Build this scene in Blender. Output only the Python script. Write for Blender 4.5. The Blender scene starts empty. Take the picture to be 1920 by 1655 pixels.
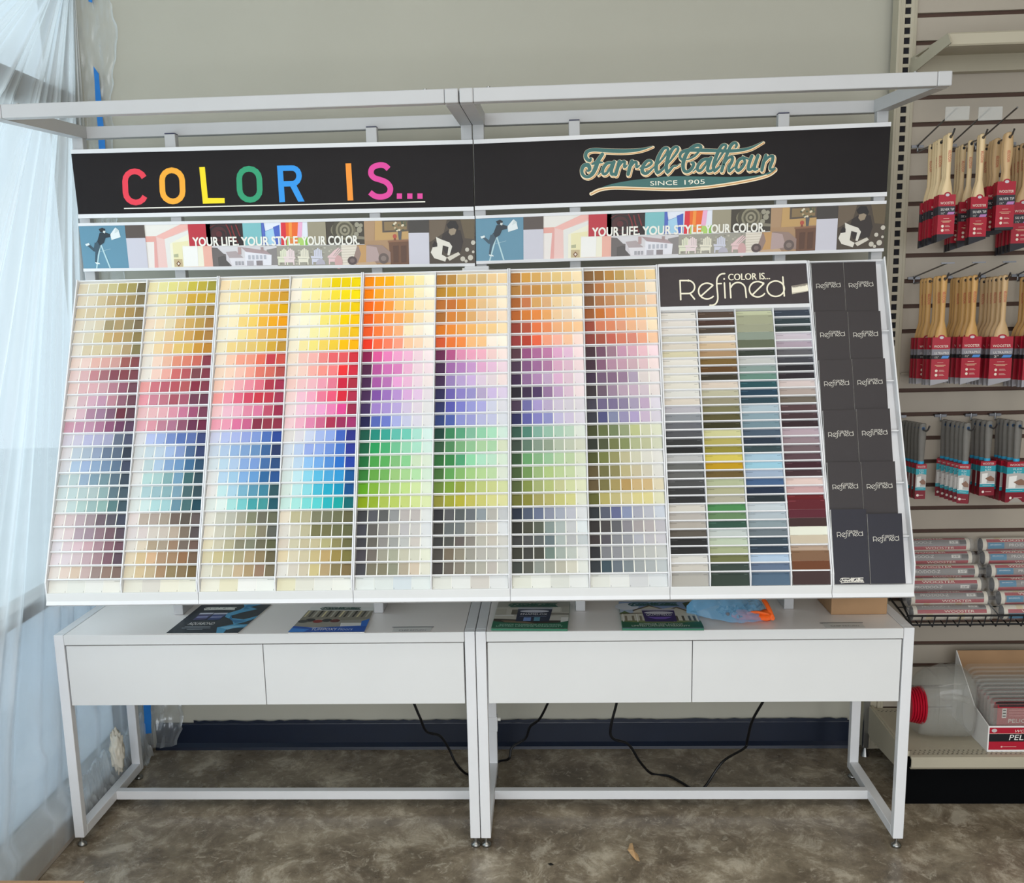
import bpy, bmesh, math, random
import numpy as np
from mathutils import Vector, Matrix
random.seed(4)
S = bpy.context.scene
COL = S.collection

# ------------------------------------------------------------------ camera
FPX, PPX, PPY = 2140.764, 911.7353, 1010.9324
CAM = np.array([0.2071, -2.9947, 1.5342])
def _rot(rx, ry, rz):
    c, s = math.cos, math.sin
    Rz = np.array([[c(rz), -s(rz), 0], [s(rz), c(rz), 0], [0, 0, 1]])
    Rx = np.array([[1, 0, 0], [0, c(rx), -s(rx)], [0, s(rx), c(rx)]])
    Ry = np.array([[c(ry), 0, s(ry)], [0, 1, 0], [-s(ry), 0, c(ry)]])
    return Rz @ Rx @ Ry
RC = _rot(-0.2087, 0.025, 0.0567)
cam = bpy.data.cameras.new('camera'); co = bpy.data.objects.new('camera', cam); COL.objects.link(co)
M4 = np.eye(4); M4[:3, 0] = RC[:, 0]; M4[:3, 1] = RC[:, 2]; M4[:3, 2] = -RC[:, 1]; M4[:3, 3] = CAM
co.matrix_world = Matrix(M4.tolist())
cam.sensor_fit = 'HORIZONTAL'; cam.sensor_width = 36
cam.lens = FPX / 1920 * 36
cam.shift_x = (960 - PPX) / 1920; cam.shift_y = (PPY - 827.5) / 1920
cam.clip_start = 0.05
S.camera = co

# ------------------------------------------------------------------ light
S.view_settings.view_transform = 'Standard'; S.view_settings.look = 'None'
S.view_settings.gamma = 1; S.view_settings.use_curve_mapping = False
S.view_settings.exposure = 0.0
S.cycles.transparent_max_bounces = 24
wd = bpy.data.worlds.new('sky'); S.world = wd; wd.use_nodes = True
bg = wd.node_tree.nodes['Background']
bg.inputs[0].default_value = (0.80, 0.90, 1.0, 1); bg.inputs[1].default_value = 1.0
def area(name, loc, rot, sx, sy, power, col):
    l = bpy.data.lights.new(name, 'AREA'); l.shape = 'RECTANGLE'; l.size = sx; l.size_y = sy
    l.energy = power; l.color = col
    o = bpy.data.objects.new(name, l); COL.objects.link(o); o.location = loc; o.rotation_euler = rot
    return o
R_ = math.radians
area('storefront_daylight', (-0.2, -5.6, 1.5), (R_(90), 0, 0), 5.5, 2.6, 176, (0.98, 0.98, 0.98))
area('side_window_daylight', (-2.3, -0.3, 1.5), (0, R_(-90), 0), 2.6, 3.0, 55, (0.86, 0.94, 1.0))
area('ceiling_lamp_light', (0.5, -1.7, 2.98), (0, 0, 0), 3.4, 0.7, 22, (1.0, 0.93, 0.85))

# ------------------------------------------------------------------ helpers
AX = {'X': 0, 'Y': 1, 'Z': 2}
def at(u, v, ax, val):
    """point of the plane ax=val that the photograph shows at pixel (u, v)"""
    w = RC @ np.array([(u - PPX) / FPX, 1, -(v - PPY) / FPX])
    k = (val - CAM[AX[ax]]) / w[AX[ax]]
    return Vector((CAM + k * w).tolist())
def lin(h):
    h = h.lstrip('#')
    if len(h) == 3: h = ''.join(c * 2 for c in h)
    o = []
    for i in (0, 2, 4):
        c = int(h[i:i + 2], 16) / 255
        o.append(c / 12.92 if c <= .04045 else ((c + .055) / 1.055) ** 2.4)
    return tuple(o)
MATS = {}
def pm(name, col, rough=.5, metal=0, spec=.5, trans=0, ior=1.45, alpha=1):
    if name in MATS: return MATS[name]
    m = bpy.data.materials.new(name); m.use_nodes = True
    b = m.node_tree.nodes['Principled BSDF']
    c = lin(col) if isinstance(col, str) else col
    b.inputs['Base Color'].default_value = (*c, 1)
    b.inputs['Roughness'].default_value = rough; b.inputs['Metallic'].default_value = metal
    b.inputs['Specular IOR Level'].default_value = spec
    b.inputs['Transmission Weight'].default_value = trans; b.inputs['IOR'].default_value = ior
    b.inputs['Alpha'].default_value = alpha
    MATS[name] = m
    return m
def noisy(m, scale=40, amt=.06, bump=0.0, detail=4, stretch=None):
    """break a flat paint up with a little procedural noise"""
    nt = m.node_tree; b = nt.nodes['Principled BSDF']
    base = tuple(b.inputs['Base Color'].default_value)
    tc = nt.nodes.new('ShaderNodeTexCoord'); n = nt.nodes.new('ShaderNodeTexNoise')
    n.inputs['Scale'].default_value = scale; n.inputs['Detail'].default_value = detail
    if stretch:
        mp = nt.nodes.new('ShaderNodeMapping'); mp.inputs['Scale'].default_value = stretch
        nt.links.new(tc.outputs['Object'], mp.inputs[0]); nt.links.new(mp.outputs[0], n.inputs['Vector'])
    else: nt.links.new(tc.outputs['Object'], n.inputs['Vector'])
    r = nt.nodes.new('ShaderNodeValToRGB')
    r.color_ramp.elements[0].position = .3; r.color_ramp.elements[1].position = .7
    r.color_ramp.elements[0].color = tuple(c * (1 - amt) for c in base[:3]) + (1,)
    r.color_ramp.elements[1].color = tuple(min(1, c * (1 + amt)) for c in base[:3]) + (1,)
    nt.links.new(n.outputs[0], r.inputs[0]); nt.links.new(r.outputs[0], b.inputs['Base Color'])
    if bump:
        bp = nt.nodes.new('ShaderNodeBump'); bp.inputs['Strength'].default_value = bump; bp.inputs['Distance'].default_value = .002
        nt.links.new(n.outputs[0], bp.inputs['Height']); nt.links.new(bp.outputs[0], b.inputs['Normal'])
    return m
def colmat(name, rough, spec=.4):
    m = bpy.data.materials.new(name); m.use_nodes = True; nt = m.node_tree
    b = nt.nodes['Principled BSDF']; b.inputs['Roughness'].default_value = rough; b.inputs['Specular IOR Level'].default_value = spec
    a = nt.nodes.new('ShaderNodeVertexColor'); a.layer_name = 'Col'
    nt.links.new(a.outputs[0], b.inputs['Base Color'])
    MATS[name] = m
    return m
WHITE = noisy(pm('white_powder_coat', 'e4e4e6', .42), 9, .015)
FRWHITE = noisy(pm('powder_coat_dimmed', 'b9b9ba', .42), 9, .015)  # same white coat as the tables, greyed to paint weaker light higher up
TOPLIT = noisy(pm('tabletop_laminate', 'f6efeb', .34), 6, .01)  # same laminate as the drawers, paler and warmer to paint a brightly lit top
WHITE2 = noisy(pm('laminate_dimmed', 'dededd', .38), 6, .012)  # same laminate toned down, dimmer light on front faces put into its colour
PRINT = colmat('printed_ink', .45)
CARD = colmat('painted_card', .62, .25)
STEEL = pm('zinc_steel', '9a9a98', .3, 1)
WIRE = pm('galvanised_wire', '77777a', .35, .9)
BLACKWIRE = pm('black_wire', '101014', .4)
CORD = pm('black_rubber', '0b0c10', .45)

def mesh_obj(name, verts, faces, mat, parent=None, loc=None, smooth=False):
    me = bpy.data.meshes.new(name); me.from_pydata([tuple(v) for v in verts], [], faces); me.update()
    if mat: me.materials.append(mat)
    if smooth:
        me.polygons.foreach_set('use_smooth', [True] * len(me.polygons))
    o = bpy.data.objects.new(name, me); COL.objects.link(o)
    if parent: o.parent = parent
    if loc: o.location = loc
    return o
class MB:
    """mesh builder: boxes, tubes, lathes, prisms into ONE mesh"""
    def __init__(s): s.b = bmesh.new()
    def box(s, x0, x1, y0, y1, z0, z1, bev=0.0, seg=2):
        r = bmesh.ops.create_cube(s.b, size=1)
        for v in r['verts']:
            v.co = Vector(((x0 + x1) / 2 + v.co.x * (x1 - x0), (y0 + y1) / 2 + v.co.y * (y1 - y0), (z0 + z1) / 2 + v.co.z * (z1 - z0)))
        if bev:
            es = list({e for v in r['verts'] for e in v.link_edges})
            bmesh.ops.bevel(s.b, geom=es, offset=bev, segments=seg, affect='EDGES', profile=.5)
        return s
    def prism(s, pts, dvec):
        """closed polygon of 3D points extruded along dvec"""
        d = Vector(dvec); a = [s.b.verts.new(Vector(p)) for p in pts]; c = [s.b.verts.new(Vector(p) + d) for p in pts]
        n = len(a); s.b.faces.new(a[::-1]); s.b.faces.new(c)
        for i in range(n): s.b.faces.new((a[i], a[(i + 1) % n], c[(i + 1) % n], c[i]))
        return s
    def tube(s, pts, r, n=8, cap=True):
        pts = [Vector(p) for p in pts]; rings = []
        up = None
        for i, p in enumerate(pts):
            t = (pts[min(i + 1, len(pts) - 1)] - pts[max(i - 1, 0)]).normalized()
            if up is None:
                up = t.orthogonal().normalized()
            up = (up - t * up.dot(t)).normalized(); q = t.cross(up)
            rr = r[i] if isinstance(r, (list, tuple)) else r
            rings.append([s.b.verts.new(p + (up * math.cos(2 * math.pi * k / n) + q * math.sin(2 * math.pi * k / n)) * rr) for k in range(n)])
        for A, B in zip(rings, rings[1:]):
            for k in range(n): s.b.faces.new((A[k], A[(k + 1) % n], B[(k + 1) % n], B[k]))
        if cap: s.b.faces.new(rings[0][::-1]); s.b.faces.new(rings[-1])
        return s
    def loft(s, rings, cap=True, close=True):
        R = [[s.b.verts.new(Vector(p)) for p in r] for r in rings]; n = len(R[0])
        for A, B in zip(R, R[1:]):
            for k in range(n if close else n - 1): s.b.faces.new((A[k], A[(k + 1) % n], B[(k + 1) % n], B[k]))
        if cap: s.b.faces.new(R[0][::-1]); s.b.faces.new(R[-1])
        return s
    def build(s, name, mat, parent=None, smooth=False, loc=None):
        bmesh.ops.recalc_face_normals(s.b, faces=s.b.faces[:])
        me = bpy.data.meshes.new(name); s.b.to_mesh(me); s.b.free()
        if mat: me.materials.append(mat)
        if smooth:
            me.polygons.foreach_set('use_smooth', [True] * len(me.polygons))
            try: me.set_sharp_from_angle(angle=R_(40))
            except Exception: pass
        o = bpy.data.objects.new(name, me); COL.objects.link(o)
        if parent: o.parent = parent
        if loc: o.location = loc
        return o
def tag(o, label, cat, group=None, kind=None):
    if label: o['label'] = label
    if cat: o['category'] = cat
    if group: o['group'] = group
    if kind: o['kind'] = kind
    return o
def thing(name, label, cat, loc=(0, 0, 0), group=None, rot=None):
    o = bpy.data.objects.new(name, None); COL.objects.link(o); o.location = loc
    o.empty_display_size = .05
    if rot: o.rotation_euler = rot
    return tag(o, label, cat, group)
def struct(o, label=None):
    o['kind'] = 'structure'
    if label: o['label'] = label
    return o
def shift_origin(o, p):
    """move a mesh object's origin to p (mesh built in its parent's space)"""
    p = Vector(p); o.data.transform(Matrix.Translation(-p)); o.location = p
    return o
def catmull(pts, n=8, closed=False):
    P = [tuple(p) for p in pts]; out = []; m = len(P)
    rng = range(m if closed else m - 1)
    g = (lambda i: P[i % m]) if closed else (lambda i: P[min(max(i, 0), m - 1)])
    for i in rng:
        a, b, c, d = g(i - 1), g(i), g(i + 1), g(i + 2)
        for k in range(n):
            t = k / n
            out.append(tuple(.5 * (2 * b[j] + (c[j] - a[j]) * t + (2 * a[j] - 5 * b[j] + 4 * c[j] - d[j]) * t * t + (-a[j] + 3 * b[j] - 3 * c[j] + d[j]) * t ** 3) for j in range(len(b))))
    if not closed: out.append(P[-1])
    return out
_TX = {}
def glyphs(s):
    """triangles of a line of text (built-in font), bounds normalised: x from 0, cap height 1"""
    if s in _TX: return _TX[s]
    cu = bpy.data.curves.new('t', 'FONT'); cu.body = s; cu.size = 1; cu.resolution_u = 3; cu.fill_mode = 'FRONT'
    o = bpy.data.objects.new('t', cu); COL.objects.link(o)
    dg = bpy.context.evaluated_depsgraph_get(); dg.update()
    me = bpy.data.meshes.new_from_object(o.evaluated_get(dg))
    P = [[tuple(me.vertices[i].co[:2]) for i in f.vertices] for f in me.polygons]
    bpy.data.objects.remove(o); bpy.data.curves.remove(cu); bpy.data.meshes.remove(me)
    xs = [p[0] for f in P for p in f]; ys = [p[1] for f in P for p in f]
    x0, x1, y1 = min(xs), max(xs), max(ys)
    r = [[((x - x0) / (x1 - x0), y / y1) for x, y in f] for f in P]
    _TX[s] = (r, (x1 - x0) / y1)
    return _TX[s]
class Art:
    """flat print: coloured polygons laid on a surface through a 2D->3D map mp(x, y, layer)"""
    def __init__(s, mp): s.mp = mp; s.v = []; s.f = []; s.c = []
    def poly(s, pts, col, l=1):
        b = len(s.v); l += (len(s.f) % 48) * .018; s.v += [s.mp(p[0], p[1], l) for p in pts]; s.f.append(tuple(range(b, b + len(pts))))
        s.c.append(lin(col) if isinstance(col, str) else col)
    def rect(s, x0, y0, x1, y1, col, l=1): s.poly([(x0, y0), (x1, y0), (x1, y1), (x0, y1)], col, l)
    def ell(s, cx, cy, rx, ry, col, l=1, n=20, a0=0, a1=360):
        s.poly([(cx + rx * math.cos(R_(a0 + (a1 - a0) * k / n)), cy + ry * math.sin(R_(a0 + (a1 - a0) * k / n))) for k in range(n + (a1 - a0 < 360))], col, l)
    def stroke(s, pts, w, col, l=1, smooth=True, closed=False, n=6, dx=0, dy=0, cap=True):
        P = [(p[0] + dx, p[1] + dy, (p[2] if len(p) > 2 else 1.0)) for p in pts]
        if smooth: P = catmull(P, n, closed)
        if closed: P = P + [P[0]]
        m = len(P); L = []; Rr = []
        for i in range(m):
            if closed: a = P[(i - 1) % (m - 1)]; b = P[(i + 1) % (m - 1)]
            else: a = P[max(i - 1, 0)]; b = P[min(i + 1, m - 1)]
            tx, ty = b[0] - a[0], b[1] - a[1]; q = math.hypot(tx, ty) or 1; h = w * P[i][2] / 2
            k = 1.0
            if 0 < i < m - 1 or closed:
                c = P[i]; ux, uy = c[0] - a[0], c[1] - a[1]; uq = math.hypot(ux, uy) or 1
                k = 1 / max(.5, abs((ux * tx + uy * ty) / (uq * q)))
            L.append((P[i][0] - ty / q * h * k, P[i][1] + tx / q * h * k)); Rr.append((P[i][0] + ty / q * h * k, P[i][1] - tx / q * h * k))
        for i in range(m - 1): s.poly([L[i], L[i + 1], Rr[i + 1], Rr[i]], col, l)
        if cap and not closed:
            for i in (0, m - 1):
                r = w * P[i][2] / 2
                if r > 0: s.ell(P[i][0], P[i][1], r, r, col, l, 10)
    def text(s, t, x, y, h, w, col, l=1, ang=0.0, slant=0.0):
        """text t with baseline start (x, y), cap height h (up = -y), total width w"""
        G, asp = glyphs(t); ca, sa = math.cos(ang), math.sin(ang)
        for f in G:
            s.poly([(x + (gx * w + slant * gy * h) * ca + gy * h * sa, y + (gx * w + slant * gy * h) * sa - gy * h * ca) for gx, gy in f], col, l)
    def build(s, name, parent=None, mat=None, extra=None):
        """extra = (verts, faces, colour) of a body joined into the same mesh"""
        v, f, c = list(s.v), list(s.f), list(s.c)
        if extra:
            b = len(v); v += extra[0]; f += [tuple(i + b for i in q) for q in extra[1]]; c += [lin(extra[2]) if isinstance(extra[2], str) else extra[2]] * len(extra[1])
        o = mesh_obj(name, v, f, mat or PRINT, parent)
        ca = o.data.color_attributes.new('Col', 'FLOAT_COLOR', 'CORNER')
        arr = []
        for p, col in zip(o.data.polygons, c): arr += [col[0], col[1], col[2], 1.0] * p.loop_total
        ca.data.foreach_set('color', arr)
        return o
def boxvf(x0, x1, y0, y1, z0, z1):
    v = [(x, y, z) for z in (z0, z1) for y in (y0, y1) for x in (x0, x1)]
    f = [(0, 2, 3, 1), (4, 5, 7, 6), (0, 1, 5, 4), (2, 6, 7, 3), (0, 4, 6, 2), (1, 3, 7, 5)]
    return v, f
def plane_map(o, ux, uy, n, step=.0004):
    """art coords -> o + x*ux + y*uy + layer*step*n"""
    o, ux, uy, n = map(Vector, (o, ux, uy, n))
    return lambda x, y, l: o + ux * x + uy * y + n * (step * l)
def crop(mp, sc, ox, oy): return lambda x, y, l: mp(ox + x / sc, oy + y / sc, l)
def pix(ax, val, sgn=-1, step=.0005): return lambda u, v, l: at(u, v, ax, val + sgn * step * l)
ORD = ['first', 'second', 'third', 'fourth', 'fifth', 'sixth', 'seventh', 'eighth', 'ninth', 'tenth', 'eleventh', 'twelfth', 'thirteenth', 'fourteenth', 'fifteenth', 'sixteenth', 'seventeenth', 'eighteenth', 'nineteenth', 'twentieth', 'twenty-first', 'twenty-second', 'twenty-third', 'twenty-fourth', 'twenty-fifth', 'twenty-sixth', 'twenty-seventh', 'twenty-eighth', 'twenty-ninth', 'thirtieth', 'thirty-first', 'thirty-second', 'thirty-third']
import colorsys
def cname(h):
    r, g, b = (int(h[i:i + 2], 16) / 255 for i in (0, 2, 4)); H, L, s = colorsys.rgb_to_hls(r, g, b); H *= 360
    d = max(r, g, b) - min(r, g, b)
    if d < .055: return 'off-white' if L > .8 else 'pale grey' if L > .66 else 'mid grey' if L > .42 else 'dark grey' if L > .24 else 'near-black'
    if L > .8 and d < .13: return 'cream' if 20 < H < 70 else 'off-white'
    if d < .12 and 15 < H < 70: return 'pale taupe' if L > .64 else 'taupe' if L > .4 else 'dark brown-grey'
    hue = ('red' if H < 12 or H >= 348 else 'orange' if H < 34 else 'gold' if H < 49 else 'yellow' if H < 63 else 'green' if H < 150 else 'teal' if H < 192 else 'blue' if H < 245 else 'purple' if H < 300 else 'pink')
    if hue == 'red' and L > .6: hue = 'pink'
    if hue == 'pink' and L < .42: hue = 'plum'
    if hue in ('orange', 'gold') and (s < .45 or L < .38): hue = 'brown' if L < .6 else 'tan'
    if hue == 'yellow' and L < .5 and s < .8: hue = 'olive'
    return ('pale ' if L > .7 else 'dark ' if L < .3 else '') + hue
# ------------------------------------------------------------------ room
YW = 0.7528
def concrete():
    m = pm('polished_concrete', '6a6258', .3, 0, .5); nt = m.node_tree; b = nt.nodes['Principled BSDF']
    tc = nt.nodes.new('ShaderNodeTexCoord')
    def noise(sc, det, rough, dist=0, stretch=(1, 1, 1)):
        mp = nt.nodes.new('ShaderNodeMapping'); mp.inputs['Scale'].default_value = stretch
        n = nt.nodes.new('ShaderNodeTexNoise'); n.inputs['Scale'].default_value = sc; n.inputs['Detail'].default_value = det
        n.inputs['Roughness'].default_value = rough; n.inputs['Distortion'].default_value = dist
        nt.links.new(tc.outputs['Object'], mp.inputs[0]); nt.links.new(mp.outputs[0], n.inputs['Vector']); return n
    def ramp(n, stops):
        r = nt.nodes.new('ShaderNodeValToRGB'); e = r.color_ramp.elements
        e[0].position, e[0].color = stops[0][0], (*lin(stops[0][1]), 1); e[1].position, e[1].color = stops[-1][0], (*lin(stops[-1][1]), 1)
        for p, c in stops[1:-1]: k = e.new(p); k.color = (*lin(c), 1)
        nt.links.new(n.outputs[0], r.inputs[0]); return r
    def mix(a, c, f, typ='MIX'):
        x = nt.nodes.new('ShaderNodeMix'); x.data_type = 'RGBA'; x.blend_type = typ
        if isinstance(f, float): x.inputs['Factor'].default_value = f
        else: nt.links.new(f.outputs[0], x.inputs['Factor'])
        nt.links.new(a, x.inputs['A']); nt.links.new(c, x.inputs['B']); return x.outputs['Result']
    base = ramp(noise(4.2, 10, .72, .3, (1, .75, 1)), [(.34, '625648'), (.47, '7e705d'), (.55, '9c8e78'), (.66, 'c0b199')])
    blot = ramp(noise(9, 10, .78, .5, (1, .8, 1)), [(.42, '5c5246'), (.52, '877a69'), (.62, 'd6ccba')])
    c1 = mix(base.outputs[0], blot.outputs[0], .5)
    msk = ramp(noise(30, 8, .8, .8, (1, .8, 1)), [(.55, '000000'), (.64, 'ffffff')])
    pale = nt.nodes.new('ShaderNodeRGB'); pale.outputs[0].default_value = (*lin('c4baa8'), 1)
    half = nt.nodes.new('ShaderNodeMath'); half.operation = 'MULTIPLY'; half.inputs[1].default_value = .7
    nt.links.new(msk.outputs[0], half.inputs[0])
    x = nt.nodes.new('ShaderNodeMix'); x.data_type = 'RGBA'; nt.links.new(half.outputs[0], x.inputs['Factor'])
    nt.links.new(c1, x.inputs['A']); nt.links.new(pale.outputs[0], x.inputs['B'])
    nt.links.new(x.outputs['Result'], b.inputs['Base Color'])
    rr = nt.nodes.new('ShaderNodeMapRange'); n2 = noise(6, 6, .6)
    nt.links.new(n2.outputs[0], rr.inputs[0]); rr.inputs[3].default_value = .16; rr.inputs[4].default_value = .42
    nt.links.new(rr.outputs[0], b.inputs['Roughness'])
    return m
WALL = noisy(pm('painted_wall_sage', 'b3b0a3', .75, 0, .25), 3, .025, .03, 6)
NAVY = noisy(pm('navy_baseboard_paint', '0c182c', .35), 6, .12)
struct(MB().box(-1.35, 5, -6.2, YW + .12, -.08, 0).build('floor', concrete()))
struct(MB().box(-1.35, 5, YW, YW + .12, 0, 3.05).build('wall_back', WALL))
struct(MB().box(-1.35, 5, -6.2, YW + .12, 3.05, 3.15).build('ceiling', noisy(pm('ceiling_tile', 'd8d6cf', .9), 8, .03)))
struct(MB().box(5, 5.1, -6.2, YW + .12, 0, 3.05).build('wall_right', WALL))
bb = MB().box(-1.19, 1.235, YW - .014, YW, 0, .094, .004)
bb.prism([(-1.19, YW - .014, 0), (-1.19, YW - .028, 0), (-1.19, YW - .026, .01), (-1.19, YW - .014, .022)], (2.425, 0, 0))
struct(bb.build('baseboard_back', NAVY))
rnd = random.Random(2)
tv = [(-1.19, YW - .0155, .091)]; V, F = [], []
for i in range(120):
    x = -1.05 + i * 2.28 / 120; V += [(x, YW - .0152, .0925 + rnd.uniform(-.001, .0035)), (x, YW - .0148, .1035 + rnd.uniform(-.0015, .0035))]
F = [(2 * i, 2 * i + 2, 2 * i + 3, 2 * i + 1) for i in range(119)]
struct(mesh_obj('trim_1', V, F, NAVY), 'wavy hand-painted top edge of navy baseboard')
# window wall on the left: curb, mid rail, header, posts, glass
FRAME = noisy(pm('bronze_window_frame', '8d8782', .5), 12, .06)
CURB = noisy(pm('window_curb_paint', 'b3aaa0', .6), 10, .08)
struct(MB().box(-1.36, -1.205, -6.2, YW, 0, .085, .004).build('wall_left', CURB), 'low beige curb under the shop window')
lp = pm('frosted_lower_panel', 'd2dcea', .5); nt = lp.node_tree; bs_ = nt.nodes['Principled BSDF']; tr_n = nt.nodes.new('ShaderNodeBsdfTranslucent'); tr_n.inputs[0].default_value = (.68, .70, .73, 1)
mx = nt.nodes.new('ShaderNodeMixShader'); mx.inputs[0].default_value = .75; nt.links.new(bs_.outputs[0], mx.inputs[1]); nt.links.new(tr_n.outputs[0], mx.inputs[2]); nt.links.new(mx.outputs[0], nt.nodes['Material Output'].inputs[0])
w = struct(MB().box(-1.318, -1.312, -6.2, YW, .085, 3.05).build('window_1', None), 'shop window glass behind the plastic sheeting')
gm = bpy.data.materials.new('window_glass'); gm.use_nodes = True; nt = gm.node_tree; nt.nodes.clear()
o_ = nt.nodes.new('ShaderNodeOutputMaterial'); mx = nt.nodes.new('ShaderNodeMixShader'); mx.inputs[0].default_value = .07
tr = nt.nodes.new('ShaderNodeBsdfTransparent'); tr.inputs[0].default_value = (.93, .97, .97, 1); gl = nt.nodes.new('ShaderNodeBsdfGlossy'); gl.inputs['Roughness'].default_value = .02
nt.links.new(tr.outputs[0], mx.inputs[1]); nt.links.new(gl.outputs[0], mx.inputs[2]); nt.links.new(mx.outputs[0], o_.inputs[0])
w.data.materials.append(gm)
for nm, b in (('mid_rail', (-1.34, -1.27, -6.2, YW, .672, .716)), ('lower_panel', (-1.335, -1.32, -6.2, YW, .085, .672)), ('header_rail', (-1.34, -1.27, -6.2, YW, 2.10, 2.192)),
              ('corner_post', (-1.34, -1.275, YW - .06, YW, .085, 3.05))):
    struct(MB().box(*b, .003).build(nm, FRAME if 'panel' not in nm else lp, w))
struct(MB().box(-14, -1.36, -14, 10, -.1, -.06).build('ground_outside', noisy(pm('pavement', 'e0e2e2', .9), 2, .05)), 'grey pavement outside the shop window')

# ------------------------------------------------------------------ tables
HT, DT, T = .6413, .4994, .028
def art_text_plate(parent, x, y, z):
    """the slot and words let into the table top"""
    a = Art(plane_map((x, y, z), (1, 0, 0), (0, -1, 0), (0, 0, 1)))
    a.rect(-.053, -.030, .053, .012, 'dcdad6', 1); a.rect(-.058, -.036, .058, -.029, '8d8e92', 2)
    a.text('CHIP', -.036, .004, .011, .028, '4a4048', 2); a.text('RETURN', -.004, .004, .011, .043, '8a8288', 2)
    return a.build('chip_return_slot', parent)
def table(x0, x1, label):
    t = thing('display_table', label, 'table', ((x0 + x1) / 2, 0, 0), 'white steel display tables')
    h = (x1 - x0) / 2
    for s in (-1, 1):
        a, b = (-h, -h + T) if s < 0 else (h - T, h)
        for y0 in (0, DT - T):
            lg = MB().box(a, b, y0, y0 + T, .03, HT, .0018).build('leg', WHITE, t)
            g = MB(); c = ((a + b) / 2, y0 + T / 2)
            g.loft([[(c[0] + r * math.cos(k * math.pi / 8), c[1] + r * math.sin(k * math.pi / 8), z) for k in range(16)] for r, z in ((.013, 0), (.0145, .004), (.0135, .008), (.007, .013), (.005, .015), (.005, .032))])
            g.build('glide_foot', STEEL, lg, smooth=True)
        MB().box(a, b, T, DT - T, .03, .03 + T, .0018).build('foot_rail', WHITE, t)
        MB().box(a, b, T, DT - T, HT - T, HT, .0018).build('top_rail', WHITE, t)
    a, b = -h + T, h - T
    MB().box(a, b, .2573, .2573 + T, .0447 - T + .013, .0447 + .013, .0015).build('stretcher', WHITE, t)
    MB().box(a + .0015, b - .0015, .0, DT - .004, .6125, HT - .0005, .0015).build('tabletop', TOPLIT, t)
    MB().box(a + .0015, b - .0015, -.0008, .0002, .6128, HT - .001).build('dimmed_edge', WHITE2, t)  # thin added strip painting the top's front edge in the dimmer tone
    MB().box(a + .004, b - .004, .03, DT - .02, .436, .612).build('carcass', WHITE2, t)
    m = (a + b) / 2
    for p, q in ((a + .004, m - .001), (m + .001, b - .004)):
        MB().box(p, q, .002, .021, .4336, .6092, .0012).build('drawer_front', WHITE2, t)
    return t, b
tl, bl = table(-1.18, -.0012, 'white steel display table on the left, beside the window plastic')
tr_, br = table(.0012, 1.18, 'white steel display table on the right, beside the slatwall gondola')
for t, px in ((tl, (772, 1182)), (tr_, (1583, 1174))):
    p = at(*px, 'Z', HT) - t.location
    art_text_plate(t, p.x, p.y, HT + .0002)
# bracket with thumb screw on the back leg of the right table
kb = MB().box(-.589, -.559, DT - .03, DT + .002, .165, .215, .002).build('clamp_band', WHITE, tr_)
MB().tube([(-.559, DT - .02, .205), (-.549, DT - .02, .205), (-.549, DT - .02, .205)], .006, 10).build('thumb_screw', pm('white_plastic', 'e8e6e0', .4), kb)

# ------------------------------------------------------------------ upright frames with canopy bars
YU = .4656
ZS1T, ZS1B, ZS2T, ZS2B = 1.975, 1.7983, 1.7664, 1.6408
P0 = Vector((0, -.1053, .7889)); UPV = Vector((0, .455241, .890368)); NRV = Vector((0, -.890368, .455241)); RL = .9183
def rk(x, s, n): return Vector((x, P0.y + UPV.y * s + NRV.y * n, P0.z + UPV.z * s + NRV.z * n))
def frame(x0, x1, label):
    cx = (x0 + x1) / 2
    f = thing('sign_frame', label, 'frame', (cx, YU, HT), 'white tube frames')
    loc = lambda *b: (b[0] - cx, b[1] - cx, b[2] - YU, b[3] - YU, b[4] - HT, b[5] - HT)
    D = .032
    for x in (x0 + .016, x1 - .016):
        MB().box(*loc(x - .016, x + .016, YU, YU + D, HT, 2.032), .002).build('upright', FRWHITE, f)
    for s in (-1, 1):
        for x in (cx - .297 * s, ):
            u = MB().box(*loc(x - .016, x + .016, YU, YU + D, HT, 2.024), .002).build('upright', FRWHITE, f)
            MB().box(*loc(x - .015, x + .015, YU + .001, YU + D - .001, 2.024, 2.027)).build('end_cap', pm('navy_plastic_cap', '2a2c48', .5), u)
            MB().box(*loc(x - .0138, x + .0138, .1985, YU, HT, HT + .05), .002).build('foot', FRWHITE, f)
            y1 = P0.y + UPV.y * .07 + .03
            MB().box(*loc(x - .0138, x + .0138, y1, YU, .80, .835), .002).build('rack_arm', FRWHITE, f)
    MB().box(*loc(x0 + .012, x1 - .012, YU + D, YU + D + .034, 2.023, 2.057), .002).build('back_bar', FRWHITE, f)
    for x in (x0 + .017, x1 - .017):
        p = MB()
        p.loft([[Vector((x + a - cx, y - YU, z + b - HT)) for a, b in ((-.017, -.034), (.017, -.034), (.017, 0), (-.017, 0))] for y, z in ((YU + D + .001, 2.057), (YU, 2.055), (-.019, 2.035))])
        p.build('canopy_arm', FRWHITE, f)
        MB().box(*loc(x - .017, x + .017, -.0523, -.0183, 2.001, 2.035), .003).build('corner_block', FRWHITE, f)
    fb = MB().box(*loc(x0 + .0345, x1 - .0345, -.0515, -.0183, 2.0015, 2.0345), .002).build('front_bar', FRWHITE, f)
    for fx in (.06, .93):
        MB().tube([Vector((x0 + (x1 - x0) * fx - cx, -.035 - YU, 2.0345 - HT)), Vector((x0 + (x1 - x0) * fx - cx, -.035 - YU, 2.038 - HT))], .005, 10).build('bolt', STEEL, fb)
    return f
fl = frame(-1.18, -.0012, 'white tube sign frame with canopy bars above the left table')
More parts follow.
